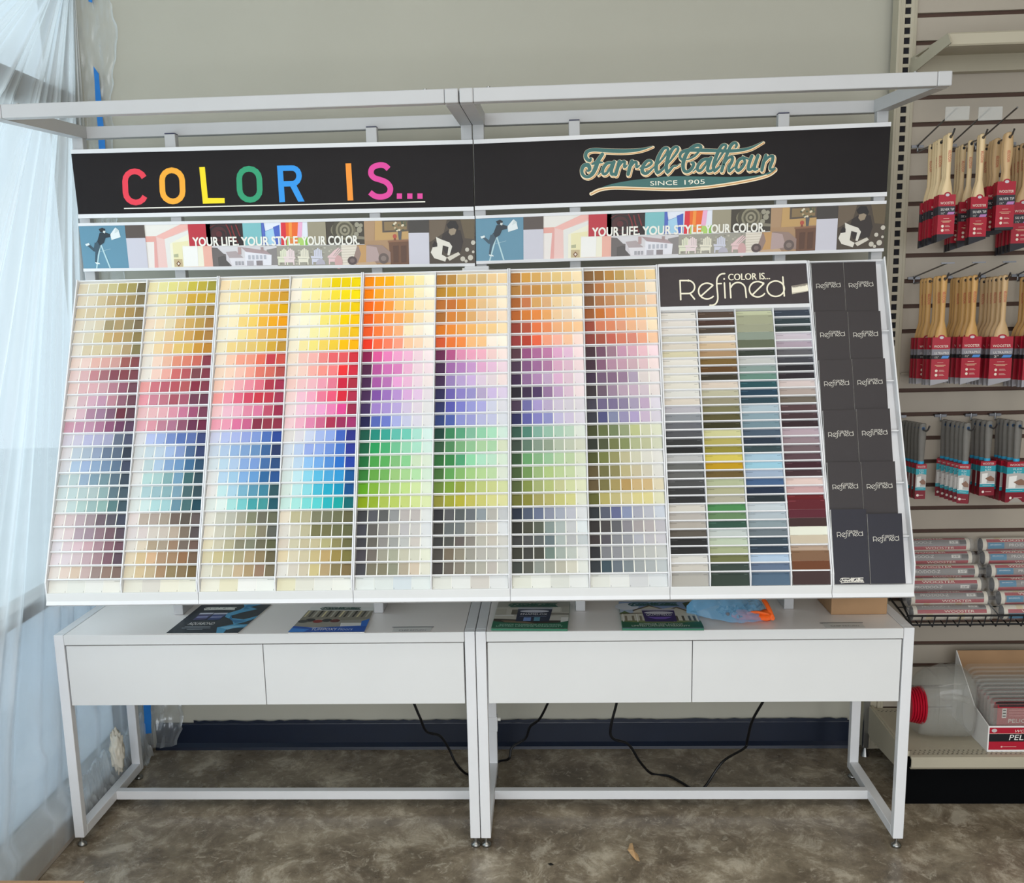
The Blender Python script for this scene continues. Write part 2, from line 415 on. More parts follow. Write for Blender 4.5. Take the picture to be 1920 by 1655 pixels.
fr = frame(.0012, 1.18, 'white tube sign frame with canopy bars above the right table')
# joining clamp with wing screws in the middle
cl = thing('joining_clamp', 'white clamp with screws joining the two frames above the middle rack', 'clamp', (.004, YU - .012, 1.612))
MB().box(-.036, .036, -.012, .0115, -.016, .0125, .003).build('clamp_plate', WHITE, cl)
MB().tube([(-.036, 0, 0), (-.043, 0, 0), (-.0431, 0, 0)], .009, 12).build('wing_screw', pm('white_plastic', 'e8e6e0', .4), cl)
MB().tube([(.036, 0, .003), (.05, 0, .003)], .0018, 8).build('screw_pin', STEEL, cl)

# ------------------------------------------------------------------ signs
YS = .4538
SIGNBLK = noisy(pm('sign_black', '1f1b1c', .55, 0, .2), 20, .04)
def sign(name, label, quad, rail, group):
    """a board standing on the plane YS with white rails above and below; quad = measured pixel corners"""
    q = [at(*p, 'Y', YS) for p in quad]; c = sum(q, Vector()) / 4
    t = thing(name, label, 'sign', (c.x, YS, min(q[2].z, q[3].z) - rail), group)
    L = lambda v, y=0: Vector((v.x - c.x, y, v.z - t.location.z))
    UL, UR, BR, BL = q
    MB().prism([L(p) for p in q], (0, .0085, 0)).build('board', SIGNBLK if 'header' in name else pm('board_white', 'ecebea', .5), t)
    up = Vector((0, 0, rail))
    MB().prism([L(UL, -.004), L(UR, -.004), L(UR, -.004) + up, L(UL, -.004) + up], (0, .0155, 0)).build('top_rail', WHITE, t)
    MB().prism([L(BL, -.004) - up, L(BR, -.004) - up, L(BR, -.004), L(BL, -.004)], (0, .0155, 0)).build('bottom_rail', WHITE, t)
    return t
def rel(t, mp):
    o = Vector(t.location); return lambda x, y, l: mp(x, y, l) - o
h1 = sign('header_sign', 'black header sign with rainbow coloured letters and white underline above the left table', [(133.5, 288.5), (886.2, 270), (888, 387.5), (147, 402)], .0115, 'black header signs')
h2 = sign('header_sign', 'black header sign with green script logo above the right table', [(888.6, 270), (1670, 237), (1662.5, 360), (890.5, 386.5)], .0115, 'black header signs')
S2 = 2.4615
a = Art(rel(h1, crop(pix('Y', YS), S2, 120, 250)))
def stad(cx, cy, hw, hh, sh=.04, a0=None):
    P = []
    for k in range(9): P.append((cx + hw * math.cos(R_(180 + k * 22.5)), cy - (hh - hw) + hw * math.sin(R_(180 + k * 22.5))))
    for k in range(9): P.append((cx + hw * math.cos(R_(k * 22.5)), cy + (hh - hw) + hw * math.sin(R_(k * 22.5))))
    return [(x + (y - cy) * sh, y) for x, y in P]
SW = 26
ring = stad(329, 247, 46, 72)
a.stroke(ring[10:] + ring[:8], SW, 'e8364a', smooth=False, cap=False)
for (cx, cy, col) in ((500, 242, 'f8ab28'), (856, 235, '1f9a6c')): a.stroke(stad(cx, cy, 46.5, 72), SW, col, smooth=False, closed=True)
a.poly([(624, 156), (650, 155), (664, 298), (741, 298), (742, 322), (641, 324)], 'fce000')
B = '1a94e8'
a.poly([(983, 149), (1009, 148), (1020, 316), (994, 318)], B)
bowl = [(1000, 161), (1050, 160)] + [(1054 + 31 * math.cos(R_(t)), 196 + 36 * math.sin(R_(t))) for t in range(-80, 91, 20)] + [(1050, 232), (1006, 233)]
a.stroke(bowl, 25, B, smooth=False, cap=False)
a.poly([(1038, 232), (1066, 226), (1110, 314), (1081, 315)], B)
a.poly([(1299, 139), (1325, 138), (1335, 309), (1309, 310)], 'f8931d')
a.stroke([(1498, 164), (1478, 148), (1450, 147), (1423, 160), (1417, 186), (1432, 205), (1462, 215), (1490, 228), (1506, 252), (1499, 279), (1472, 292), (1438, 290), (1412, 272)], SW, 'e2389a', n=5, cap=False)
for x in (1548, 1596, 1643): a.rect(x - 12, 277, x + 12, 302, 'e2389a')
a.poly([(277, 344), (1667, 313), (1667, 318), (277, 349)], 'f4f0e4')
a.build('lettering', h1)
# script emblem on the second header
K = 1920 / 210
a = Art(rel(h2, crop(pix('Y', YS, step=.0003), K, 1070, 255)))
GRN, CRM, TAN = '2f6763', 'f6e3c0', 'd09a5c'
q = 1737
ST = [  # strokes of the script, x y relative-width
 ([(345, 385, .7), (330, 420, .9), (285, 400, 1), (255, 340, 1), (285, 265, 1), (400, 235, 1), (600, 247, 1.1), (850, 255, 1.15), (1080, 246, .95), (1250, 220, .6), (1405, 172, .15)], 60),
 ([(545, 310, .9), (470, 420, 1.1), (430, 540, 1.1), (370, 650, 1), (290, 700, .8), (215, 670, .8), (190, 590, .9), (225, 510, 1), (300, 500, 1.1), (325, 570, .9), (295, 595, .6)], 66),
 ([(370, 480, .6), (450, 450, 1), (545, 455, .4)], 60),
 ([(700, 455, .8), (620, 470, 1), (555, 560, 1), (555, 640, .9), (610, 640, .8), (680, 540, .7), (715, 450, .7)], 56),
 ([(745, 440, 1), (700, 580, 1), (705, 650, 1), (760, 650, .8)], 58), ([(470, 660, .5), (530, 600, .6)], 40),
 ([(835, 435, 1), (800, 560, 1), (770, 660, 1)], 62), ([(800, 560, .7), (870, 455, .9), (925, 440, .9), (920, 530, .9), (965, 505, .5)], 52),
 ([(1050, 430, 1), (1010, 550, 1), (985, 655, 1)], 62), ([(1010, 550, .7), (1080, 455, .9), (1125, 450, .9), (1130, 530, .9), (1180, 505, .5)], 52),
 ([(1190, 550, .5), (1300, 530, .7), (1385, 470, .8), (1370, 425, .8), (1310, 430, .9), (1240, 520, 1.1), (1230, 610, 1.1), (1300, 640, .9), (1400, 560, .6)], 56),
 ([(1400, 560, .5), (1540, 430, .6), (1660, 270, .8), (1655, 205, .8), (1590, 220, .9), (1510, 350, 1.1), (1465, 520, 1.1), (1490, 625, 1), (1590, 560, .6)], 58),
 ([(1580, 560, .5), (1710, 420, .6), (1832, 255, .8), (1828, 190, .8), (1763, 205, .9), (1683, 335, 1.1), (1640, 500, 1.1), (1660, 615, 1), (1760, 520, .6), (1800, 510, .4)], 58),
 ([(1760, 510, .5), (1800, 520, .6), (1870, 475, .3)], 36),
 ([(q + 480, 235, .8), (q + 495, 180, .9), (q + 430, 155, 1), (q + 320, 215, 1), (q + 235, 330, 1.1), (q + 190, 480, 1.1), (q + 205, 585, 1), (q + 270, 610, .9), (q + 345, 550, .9), (q + 370, 470, .9), (q + 335, 455, .7)], 60),
 ([(q + 480, 240, .7), (q + 400, 330, .8), (q + 300, 390, .6), (q + 250, 400, .4)], 50),
 ([(q + 180, 410, .7), (q + 140, 370, .8), (q + 150, 300, .9), (q + 230, 250, 1), (q + 400, 240, 1.1), (q + 560, 245, 1.1), (q + 750, 250, 1), (q + 1000, 255, 1), (q + 1180, 240, .9), (q + 1350, 200, .7), (q + 1560, 95, .2)], 58),
 ([(q + 620, 390, .8), (q + 530, 410, 1), (q + 450, 500, 1), (q + 440, 580, .9), (q + 500, 585, .8), (q + 580, 480, .7), (q + 620, 390, .7)], 56),
 ([(q + 670, 370, 1), (q + 620, 510, 1), (q + 615, 590, 1), (q + 670, 595, .8), (q + 720, 560, .5)], 58), ([(q + 360, 600, .5), (q + 430, 540, .6)], 40),
 ([(q + 700, 560, .5), (q + 800, 400, .6), (q + 915, 210, .8), (q + 915, 150, .8), (q + 850, 170, .9), (q + 770, 320, 1.1), (q + 715, 490, 1.1), (q + 730, 590, 1), (q + 820, 520, .6)], 56),
 ([(q + 850, 600, 1), (q + 900, 430, 1), (q + 960, 270, 1), (q + 1020, 150, 1), (q + 1080, 115, .9), (q + 1110, 150, .8), (q + 1090, 195, .7)], 56),
 ([(q + 890, 480, .6), (q + 960, 380, .8), (q + 1030, 360, 1), (q + 1030, 430, 1), (q + 975, 540, 1), (q + 985, 600, .9), (q + 1060, 540, .6)], 54),
 ([(q + 1220, 370, .9), (q + 1140, 420, 1), (q + 1100, 530, 1), (q + 1130, 590, 1), (q + 1200, 540, .9), (q + 1250, 440, .9), (q + 1220, 370, .8), (q + 1330, 400, .5)], 54),
 ([(q + 1370, 340, 1), (q + 1320, 480, 1), (q + 1310, 570, 1), (q + 1370, 560, .8), (q + 1430, 470, .7)], 56), ([(q + 1475, 335, 1), (q + 1425, 480, 1), (q + 1415, 570, 1), (q + 1470, 560, .6)], 56),
 ([(q + 1610, 330, 1), (q + 1570, 450, 1), (q + 1540, 585, 1)], 56), ([(q + 1570, 460, .6), (q + 1650, 365, .8), (q + 1725, 345, 1), (q + 1720, 430, 1), (q + 1680, 530, 1), (q + 1700, 575, .8), (q + 1760, 550, .6)], 54)]
for P, w in ST:
    a.stroke([(x, y, (k * w + 34) / w) for x, y, k in P], w, CRM, 1, n=4, dx=14, dy=20)
for P, w in ST: a.stroke([(x, y, (k * w + 8) / w) for x, y, k in P], w, TAN, 2, n=4, dx=18, dy=24)
for P, w in ST: a.stroke([(x, y, (k * w + 16) / w) for x, y, k in P], w, CRM, 3, n=4, dx=3, dy=5)
for P, w in ST: a.stroke(P, w, GRN, 4, n=4)
lowl = catmull([(345, 965), (480, 900), (640, 868), (850, 862), (1250, 874), (1737, 886), (q + 300, 872), (q + 700, 835), (q + 1100, 775), (q + 1450, 705), (q + 1660, 640), (q + 1770, 560)], 6)
uppl = catmull([(q + 1770, 540), (q + 1700, 600), (q + 1500, 668), (q + 1100, 700), (q + 600, 695), (1737, 690), (1400, 720), (1000, 765), (640, 840), (345, 958)], 6)
a.stroke([(x, y) for x, y in lowl], 62, CRM, 1, smooth=False, dx=6, dy=26)
a.stroke([(x, y) for x, y in lowl], 20, TAN, 2, smooth=False, dx=6, dy=30)
a.poly(lowl + uppl, GRN, 3); a.stroke(lowl[-8:], 26, GRN, 3, smooth=False)
a.text('SINCE', 1365, 848, 76, 465, 'f4efdc', 5, ang=-.03); a.text('1905', q + 215, 832, 78, 348, 'f4efdc', 5, ang=-.035)
a.build('script_emblem', h2)

# photo banners
def bilerp(q):
    UL, UR, BR, BL = q
    def m(s, t): return (UL[0] * (1 - s) * (1 - t) + UR[0] * s * (1 - t) + BR[0] * s * t + BL[0] * (1 - s) * t, UL[1] * (1 - s) * (1 - t) + UR[1] * s * (1 - t) + BR[1] * s * t + BL[1] * (1 - s) * t)
    return m
def banner(label, quad):
    t = sign('photo_banner', label, quad, .0085, 'photo collage banners')
    bl = bilerp(quad); o = Vector(t.location)
    def part(name, fn):
        a = Art(lambda x, y, l: at(*bl(x, y), 'Y', YS - .0004 * l) - o); fn(a); return a.build(name, t)
    H = 1.0; AS = 770 / 80   # banner is ~9.6 times as wide as tall
    def ladder(a):
        X = lambda px, py: ((px - 18) / 3700, (py - 135) / 385)
        a.rect(0, 0, .116, 1, '6291a8', 1)
        P = lambda pts, c, l=2: a.poly([X(*p) for p in pts], c, l)
        for s in (((200, 305), (140, 520)), ((205, 305), (268, 517))): a.stroke([X(*s[0]), X(*s[1])], .0036, 'b8d6dc', 3, smooth=False, cap=False)
        a.stroke([X(185, 370), X(290, 345)], .0022, 'c4dce0', 3, smooth=False, cap=False)
        P([(205, 200), (255, 195), (305, 212), (300, 238), (255, 245), (235, 290), (195, 315), (175, 275)], '22303a', 4)
        P([(175, 268), (205, 300), (195, 330), (160, 400), (150, 470), (132, 465), (145, 370), (150, 300)], '3b5362', 3)
        P([(170, 290), (150, 370), (130, 365), (75, 310), (95, 300), (135, 335), (150, 285)], '3b5362', 3)
        P([(58, 298), (95, 288), (100, 306), (68, 318)], 'e4ecec', 4); P([(132, 462), (172, 470), (178, 482), (140, 478)], 'e4ecec', 4)
        P([(200, 165), (235, 152), (262, 165), (255, 195), (215, 195)], '1c2026', 4); P([(240, 180), (262, 182), (255, 205), (238, 198)], 'd8dcd8', 5)
        P([(303, 215), (345, 165), (360, 152), (385, 175), (398, 240), (310, 265)], 'e6ecec', 3); P([(360, 152), (392, 182), (345, 205)], 'cfdada', 4)
    part('printed_photo', ladder)
    for blk in ((.116, .165, 0, .30, '584c46'), (.116, .165, .30, 1, 'cfccd6'), (.275, .320, 0, .51, 'bf2a3a'), (.413, .460, 0, .51, '7fc0c4'), (.577, .623, 0, .52, 'a0977f'), (.832, .884, 0, .29, '423c37'), (.832, .884, .29, 1, 'd2cfd9')):
        part('colour_block', lambda a: a.rect(blk[0], blk[2], blk[1], blk[3], blk[4], 6))
    def room(a):
        X = lambda px, py: (.165 + (px - 612) / 3680, (py - 110) / 395)
        a.rect(.165, 0, .331, 1, 'f0c9c2', 1)
        P = lambda pts, c, l=2: a.poly([X(*p) for p in pts], c, l)
        P([(612, 110), (960, 105), (710, 215), (612, 215)], 'ece7df'); P([(960, 105), (1018, 105), (1018, 150), (790, 245), (710, 220)], 'f2b8ae')
        P([(612, 215), (710, 215), (705, 265), (612, 268)], 'e9a89c'); P([(612, 268), (690, 268), (672, 508), (612, 510)], 'eee6e0')
        P([(690, 268), (712, 225), (706, 508), (672, 508)], 'e8a9a2'); P([(790, 242), (1018, 165), (1140, 165), (1140, 500), (795, 505)], 'e9e6e0')
        P([(835, 285), (1018, 200), (1140, 205), (1140, 500), (835, 505)], 'f3eed8', 3); P([(860, 280), (1010, 262), (1008, 310), (950, 305), (945, 500), (860, 500)], 'efe6b8', 4)
        P([(950, 315), (1090, 310), (1085, 498), (950, 498)], 'f6f3ee', 4); P([(860, 430), (940, 430), (940, 500), (860, 500)], 'c9b48c', 4)
        P([(900, 445), (922, 470), (900, 500), (880, 470)], '7a4a34', 5); P([(900, 458), (912, 470), (900, 486), (890, 470)], 'f2e8d8', 6); P([(862, 385), (905, 380), (905, 412), (862, 412)], 'b8b894', 5)
        P([(1140, 300), (1222, 300), (1222, 495), (1140, 498)], 'f0b5a4', 3)
    part('printed_photo', room)
    def rose(a):
        a.rect(.320, 0, .413, .51, '241415', 1)
        for cx, cy, r, c in ((.352, .24, .020, '4a1a1c'), (.356, .26, .013, '2a1012'), (.352, .24, .008, '5a1c1e')): a.ell(cx, cy, r, r * AS * .9, c, 2 + (r < .02) + (r < .01))
        for pts in (((.385, .05), (.39, .25), (.398, .45)), ((.372, .02), (.38, .2), (.384, .42)), ((.335, .5), (.36, .46), (.39, .49)), ((.396, .03), (.405, .3)), ((.33, .1), (.345, .03), (.37, .05))): a.stroke([(x, y, 1) for x, y in pts], .0035, '7c2024', 5)
    part('printed_photo', rose)
    def cubes(a):
        a.rect(.46, 0, .577, .53, 'e9ecf6', 1)
        for pts, c in ((((.46, 0), (.466, 0), (.47, .2), (.465, .5), (.46, .5)), '5870c8'), (((.468, .2), (.506, .08), (.508, .5), (.468, .5)), 'a9d4ec'), (((.49, .1), (.506, .05), (.506, .5), (.495, .5)), '4a66c4'),
                       (((.51, 0), (.522, 0), (.522, .52), (.508, .52)), 'e02838'), (((.522, 0), (.554, 0), (.548, .5), (.522, .5)), 'f46a1c'), (((.530, 0), (.538, 0), (.536, .5), (.528, .5)), 'fb9a3c'), (((.554, 0), (.565, 0), (.56, .5), (.548, .5)), 'f2b4d4'),
                       (((.524, .34), (.574, .36), (.574, .53), (.522, .53)), 'b4d870'), (((.530, .36), (.552, .36), (.55, .50), (.530, .5)), 'f08a3c'), (((.566, .36), (.576, .34), (.576, .53), (.566, .53)), '8ccc50')): a.poly(pts, c, 2 + (c in ('4a66c4', 'fb9a3c', 'f08a3c', 'b4d870')) + (c in ('f08a3c', '8ccc50')))
        for pts in (((.468, .2), (.506, .08)), ((.468, .2), (.468, .5)), ((.466, 0), (.468, .2))): a.stroke(pts, .0018, '4060c0', 5, smooth=False)
    part('printed_photo', cubes)
    def scroll(a):
        a.rect(.623, 0, .72, .53, '453d30', 1); cx, cy = .671, .2
        for k, (r, c) in enumerate(((.032, '7d765f'), (.028, '4e4838'), (.023, '8f8870'), (.018, '5c5644'), (.013, '98917a'), (.008, '5e5846'), (.004, 'a29b84'))): a.ell(cx - .004 * (k < 2), cy, r, min(r * AS * 1.0, .2 if k == 0 else 9), c, 2 + k)
        for x, y, r in ((.702, .08, .006), (.708, .2, .007), (.712, .1, .005), (.70, .3, .006)): a.ell(x, y, r, r * AS, 'a09a86', 3)
        a.poly([(.69, .32), (.72, .36), (.72, .42), (.68, .40)], '8a8370', 3)
    part('printed_photo', scroll)
    def house(a):
        a.rect(.331, .52, .496, 1, 'dcd8da', 1)
        P = lambda pts, c, l=2: a.poly(pts, c, l)
        P([(.331, .55), (.345, .56), (.36, .70), (.372, .72), (.378, .99), (.331, .99)], '6e6664'); P([(.345, .78), (.36, .74), (.372, .8), (.372, .98), (.345, .98)], '5a5452', 3)
        P([(.470, .62), (.496, .58), (.496, .98), (.470, .98)], '8e8886')
        P([(.366, .66), (.392, .64), (.41, .80), (.372, .82)], 'b3a5a6', 3); P([(.372, .80), (.414, .80), (.414, .99), (.380, .99)], 'e6e2e6', 4); P([(.366, .66), (.374, .80), (.38, .99), (.366, .85)], 'd6d0d4', 4)
        P([(.405, .55), (.468, .64), (.482, .75), (.42, .68)], 'b09a9c', 4); P([(.414, .66), (.482, .74), (.480, .98), (.414, .98)], 'eceaf0', 4)
        P([(.397, .55), (.405, .55), (.405, .72), (.397, .72)], 'b89a98', 5); P([(.455, .56), (.462, .56), (.462, .66), (.455, .66)], 'a89290', 5)
        for x in (.422, .432, .442, .452, .462): P([(x, .74), (x + .006, .74), (x + .006, .84), (x, .84)], 'b9bac4', 6)
        for x in (.388, .396, .404): P([(x, .88), (x + .006, .88), (x + .006, .97), (x, .97)], 'a9a6ac', 6)
        P([(.442, .87), (.458, .87), (.458, .98), (.442, .98)], '8d8486', 6); P([(.418, .87), (.435, .87), (.435, .98), (.418, .98)], 'b4aeb4', 6)
    part('printed_photo', house)
    def chairs(a):
        a.rect(.496, .54, .66, 1, 'a49f92', 1)
        rr = random.Random(5)
        for i in range(60): a.ell(rr.uniform(.5, .655), rr.uniform(.57, .97), .003, .02, rr.choice(['938e80', 'b4af9f', 'c4bfae']), 2, 6)
        for cx, c in ((.514, 'e6e6cc'), (.53, 'f0dcdc'), (.566, 'ece6d2'), (.600, 'd6d6e4'), (.643, 'eac8c8')):
            lean = .01 if cx > .63 else 0
            for k in range(5):
                x = cx - .010 + k * .0042; hgt = .60 + .025 * abs(k - 2) - (.0)
                a.poly([(x + lean, hgt), (x + .0036 + lean, hgt), (x + .0036 - lean, .82), (x - lean, .82)], c, 3)
            a.poly([(cx - .018, .78), (cx + .012, .80), (cx + .012, .84), (cx - .018, .83)], c, 4)
            a.poly([(cx - .014, .84), (cx + .010, .85), (cx + .006, .92), (cx - .014, .92)], c, 4)
            for dx in (-.016, .006): a.poly([(cx + dx, .84), (cx + dx + .003, .84), (cx + dx + .003, .98), (cx + dx, .98)], c, 4)
        a.ell(.606, .98, .012, .13, 'b9b4c0', 5, 12, 180, 360); a.ell(.652, .93, .01, .16, 'd4a8a6', 5)
    part('printed_photo', chairs)
    def parlour(a):
        a.poly([(.72, 0), (.832, 0), (.832, 1), (.66, 1), (.66, .54), (.72, .54)], 'b08c68', 1)
        P = lambda pts, c, l=2: a.poly(pts, c, l)
        P([(.66, .54), (.70, .54), (.695, 1), (.66, 1)], 'e9dfd0')
        for k in range(7): P([(.66, .58 + k * .06), (.697, .57 + k * .06), (.697, .585 + k * .06), (.66, .595 + k * .06)], 'd2c6b4', 3)
        P([(.72, 0), (.748, 0), (.744, .45), (.72, .45)], 'b3916f'); P([(.748, 0), (.832, 0), (.832, .42), (.746, .45)], 'c69f66')
        P([(.766, 0), (.832, 0), (.832, .25), (.766, .27)], '5e5044', 3); P([(.771, .03), (.828, .03), (.828, .21), (.771, .23)], '8d7550', 4)
        P([(.781, .48), (.832, .46), (.832, 1), (.785, 1)], '704c36', 3); P([(.779, .46), (.832, .44), (.832, .48), (.779, .5)], '8e6448', 4)
        for x in (.792, .812): P([(x, .58), (x + .014, .57), (x + .013, .95), (x, .96)], '5c3d2c', 5)
        P([(.805, .25), (.815, .25), (.813, .44), (.807, .44)], '5a5a5c', 5)
        rr = random.Random(9)
        for i in range(16): a.ell(.81 + rr.uniform(-.018, .016), .14 + rr.uniform(-.11, .1), .003, .025, rr.choice(['e4d8bc', '5f6248', 'c8b48c', '4e5440']), 6, 8)
        a.ell(.797, .36, .005, .05, 'b85040', 5); P([(.795, .40), (.799, .40), (.8, .45), (.794, .45)], '8a4436', 5)
        P([(.70, .58), (.73, .54), (.765, .56), (.785, .72), (.785, .95), (.69, .98), (.692, .8)], '9b8278', 4)
        P([(.704, .56), (.724, .54), (.722, .98), (.70, .98), (.71, .75)], 'c79a62', 5); P([(.724, .56), (.75, .6), (.76, .9), (.722, .96)], 'b8a09c', 5)
        a.ell(.687, .90, .012, .1, '5a4a48', 6); a.ell(.767, .86, .013, .12, '6a5a54', 6); a.ell(.687, .90, .006, .05, '7c6a66', 7); a.ell(.767, .86, .007, .06, '8b7a72', 7)
        P([(.70, .95), (.745, .93), (.75, 1), (.695, 1)], 'c8a888', 6)
    part('printed_photo', parlour)
    def couple(a):
        a.rect(.884, 0, 1, 1, '4c4033', 1)
        X = lambda px, py: (.884 + (px - 1457) / 3560, (py - 65) / 385)
        P = lambda pts, c, l=2: a.poly([X(*p) for p in pts], c, l)
        P([(1457, 65), (1620, 65), (1590, 180), (1480, 250), (1457, 260)], '6c5c4a'); P([(1740, 65), (1870, 65), (1865, 240), (1780, 230)], '66573f')
        P([(1580, 190), (1640, 150), (1740, 160), (1765, 260), (1740, 350), (1600, 360), (1560, 280)], '2e2420', 3)
        P([(1615, 110), (1650, 75), (1700, 80), (1725, 130), (1710, 170), (1630, 140)], '1e1714', 4); P([(1640, 150), (1680, 140), (1705, 155), (1690, 195), (1655, 205), (1635, 180)], '9b8a74', 5)
        P([(1520, 215), (1560, 235), (1640, 265), (1665, 300), (1640, 380), (1620, 375), (1632, 305), (1580, 290), (1570, 370), (1615, 395), (1600, 432), (1500, 400), (1470, 350), (1490, 300), (1530, 290)], 'e6e0d4', 5)
        P([(1485, 285), (1505, 250), (1530, 270), (1530, 300), (1490, 305)], '241a16', 6); P([(1615, 395), (1720, 350), (1738, 372), (1640, 425)], 'd8d0c2', 6)
        for x, y, r in ((1855, 270, 20), (1800, 330, 18), (1760, 410, 22), (1830, 400, 24), (1790, 430, 14), (1855, 350, 12)): c = X(x, y); a.ell(c[0], c[1], r / 3560, r / 385, 'c9c2b4', 5)
    part('printed_photo', couple)
    def slogan(a):
        for s, x0, x1, y in (('YOUR LIFE.', .2845, .400, .505), ('YOUR STYLE.', .4075, .555, .515), ('YOUR COLOR.', .561, .7065, .525)): [a.text(s, x0 + d, y + e, .20, x1 - x0, 'f8f4ea', 10) for d in (-.0007, .0007) for e in (0, .012)]
    part('slogan_lettering', slogan)
    return t
banner('photo collage banner with white slogan, above the yellow swatch cards on the left', [(147.6, 424), (890, 410.5), (890.5, 493.5), (157, 503.5)])
banner('photo collage banner with white slogan, below the green script logo sign', [(892, 410), (1661.5, 382), (1656.5, 465.5), (893, 489.5)])
# ------------------------------------------------------------------ swatch racks
MB0 = -1.1405; MP = .41435; LIPB = .7545
def W(o, t):
    """child built in world space"""
    o.parent = t; o.location = -t.location; return o
def rkbox(m, x0, x1, s0, s1, n0, n1):
    v = [rk(x, s, n) for n in (n0, n1) for s in (s0, s1) for x in (x0, x1)]
    b = [m.b.verts.new(p) for p in v]
    for f in ((0, 1, 3, 2), (4, 6, 7, 5), (0, 4, 5, 1), (2, 3, 7, 6), (0, 2, 6, 4), (1, 5, 7, 3)): m.b.faces.new([b[i] for i in f])
    return m
ROWS = [.915 - .0384 * k for k in range(20)] + [.147, .115, .077, .0387, .0]   # row k spans ROWS[k+1]..ROWS[k]
RROWS = [.7778 - (.7778 - .040) / 32 * k for k in range(33)] + [.002]
def rack(x0, x1, label, ledges, divs, name='swatch_rack', sideN=.013, lastN=None, divtop=RL - .004):
    t = thing(name, label, 'display rack', ((x0 + x1) / 2, P0.y, LIPB), 'sloping white display racks')
    e = .0006
    W(rkbox(MB(), x0 + e, x1 - e, -.03, RL - .002, -.022, -.010).build('back_panel', WHITE, t), t)
    for k, x in enumerate((x0 + e, x1 - e - .0035)):
        sn = lastN if k and lastN else sideN
        m = MB().prism([rk(x, *q_) for q_ in ((-.02, -.022), (-.02, -.0108), (0, -.0005), (sn / .5, sn), (RL, sn), (RL, -.022))], (.0035, 0, 0))
        W(m.build('side_panel', WHITE, t), t)
    for x in divs: W(MB().prism([rk(x - .0015, *q_) for q_ in ((0, -.010), (0, -.0005), ((sideN - .002) / .5, sideN - .002), (divtop, sideN - .002), (divtop, -.010))], (.003, 0, 0)).build('divider', WHITE, t), t)
    W(rkbox(MB(), x0 + .004, x1 - .004, RL - .0035, RL, -.022, .008).build('top_cap', WHITE, t), t)
    W(MB().box(x0 + e, x1 - e, P0.y, P0.y + .006, LIPB, .7889, .0015).build('front_lip', WHITE2, t), t)
    W(MB().box(x0 + .002, x1 - .002, P0.y + .006, P0.y + .05, LIPB, LIPB + .003).build('tray_floor', WHITE, t), t)
    for s in ledges: W(rkbox(MB(), x0 + .0042, x1 - .0042, s - .0032, s, -.010, .0066).build('ledge', WHITE, t), t)
    return t
TH = math.acos(.455241)
NUM = ['leftmost', 'second', 'third', 'fourth', 'fifth', 'sixth', 'seventh', 'eighth']
def place_card(o, x, s, n0, n1, h):
    d = math.atan2(n0 - n1, h)
    o.location = rk(x, s, n0); o.rotation_euler = (TH - d, 0, 0)
local = lambda x, y, l: Vector((x, y, .00025 * l))
def darker(h, k=.6): return tuple(c * k for c in lin(h))
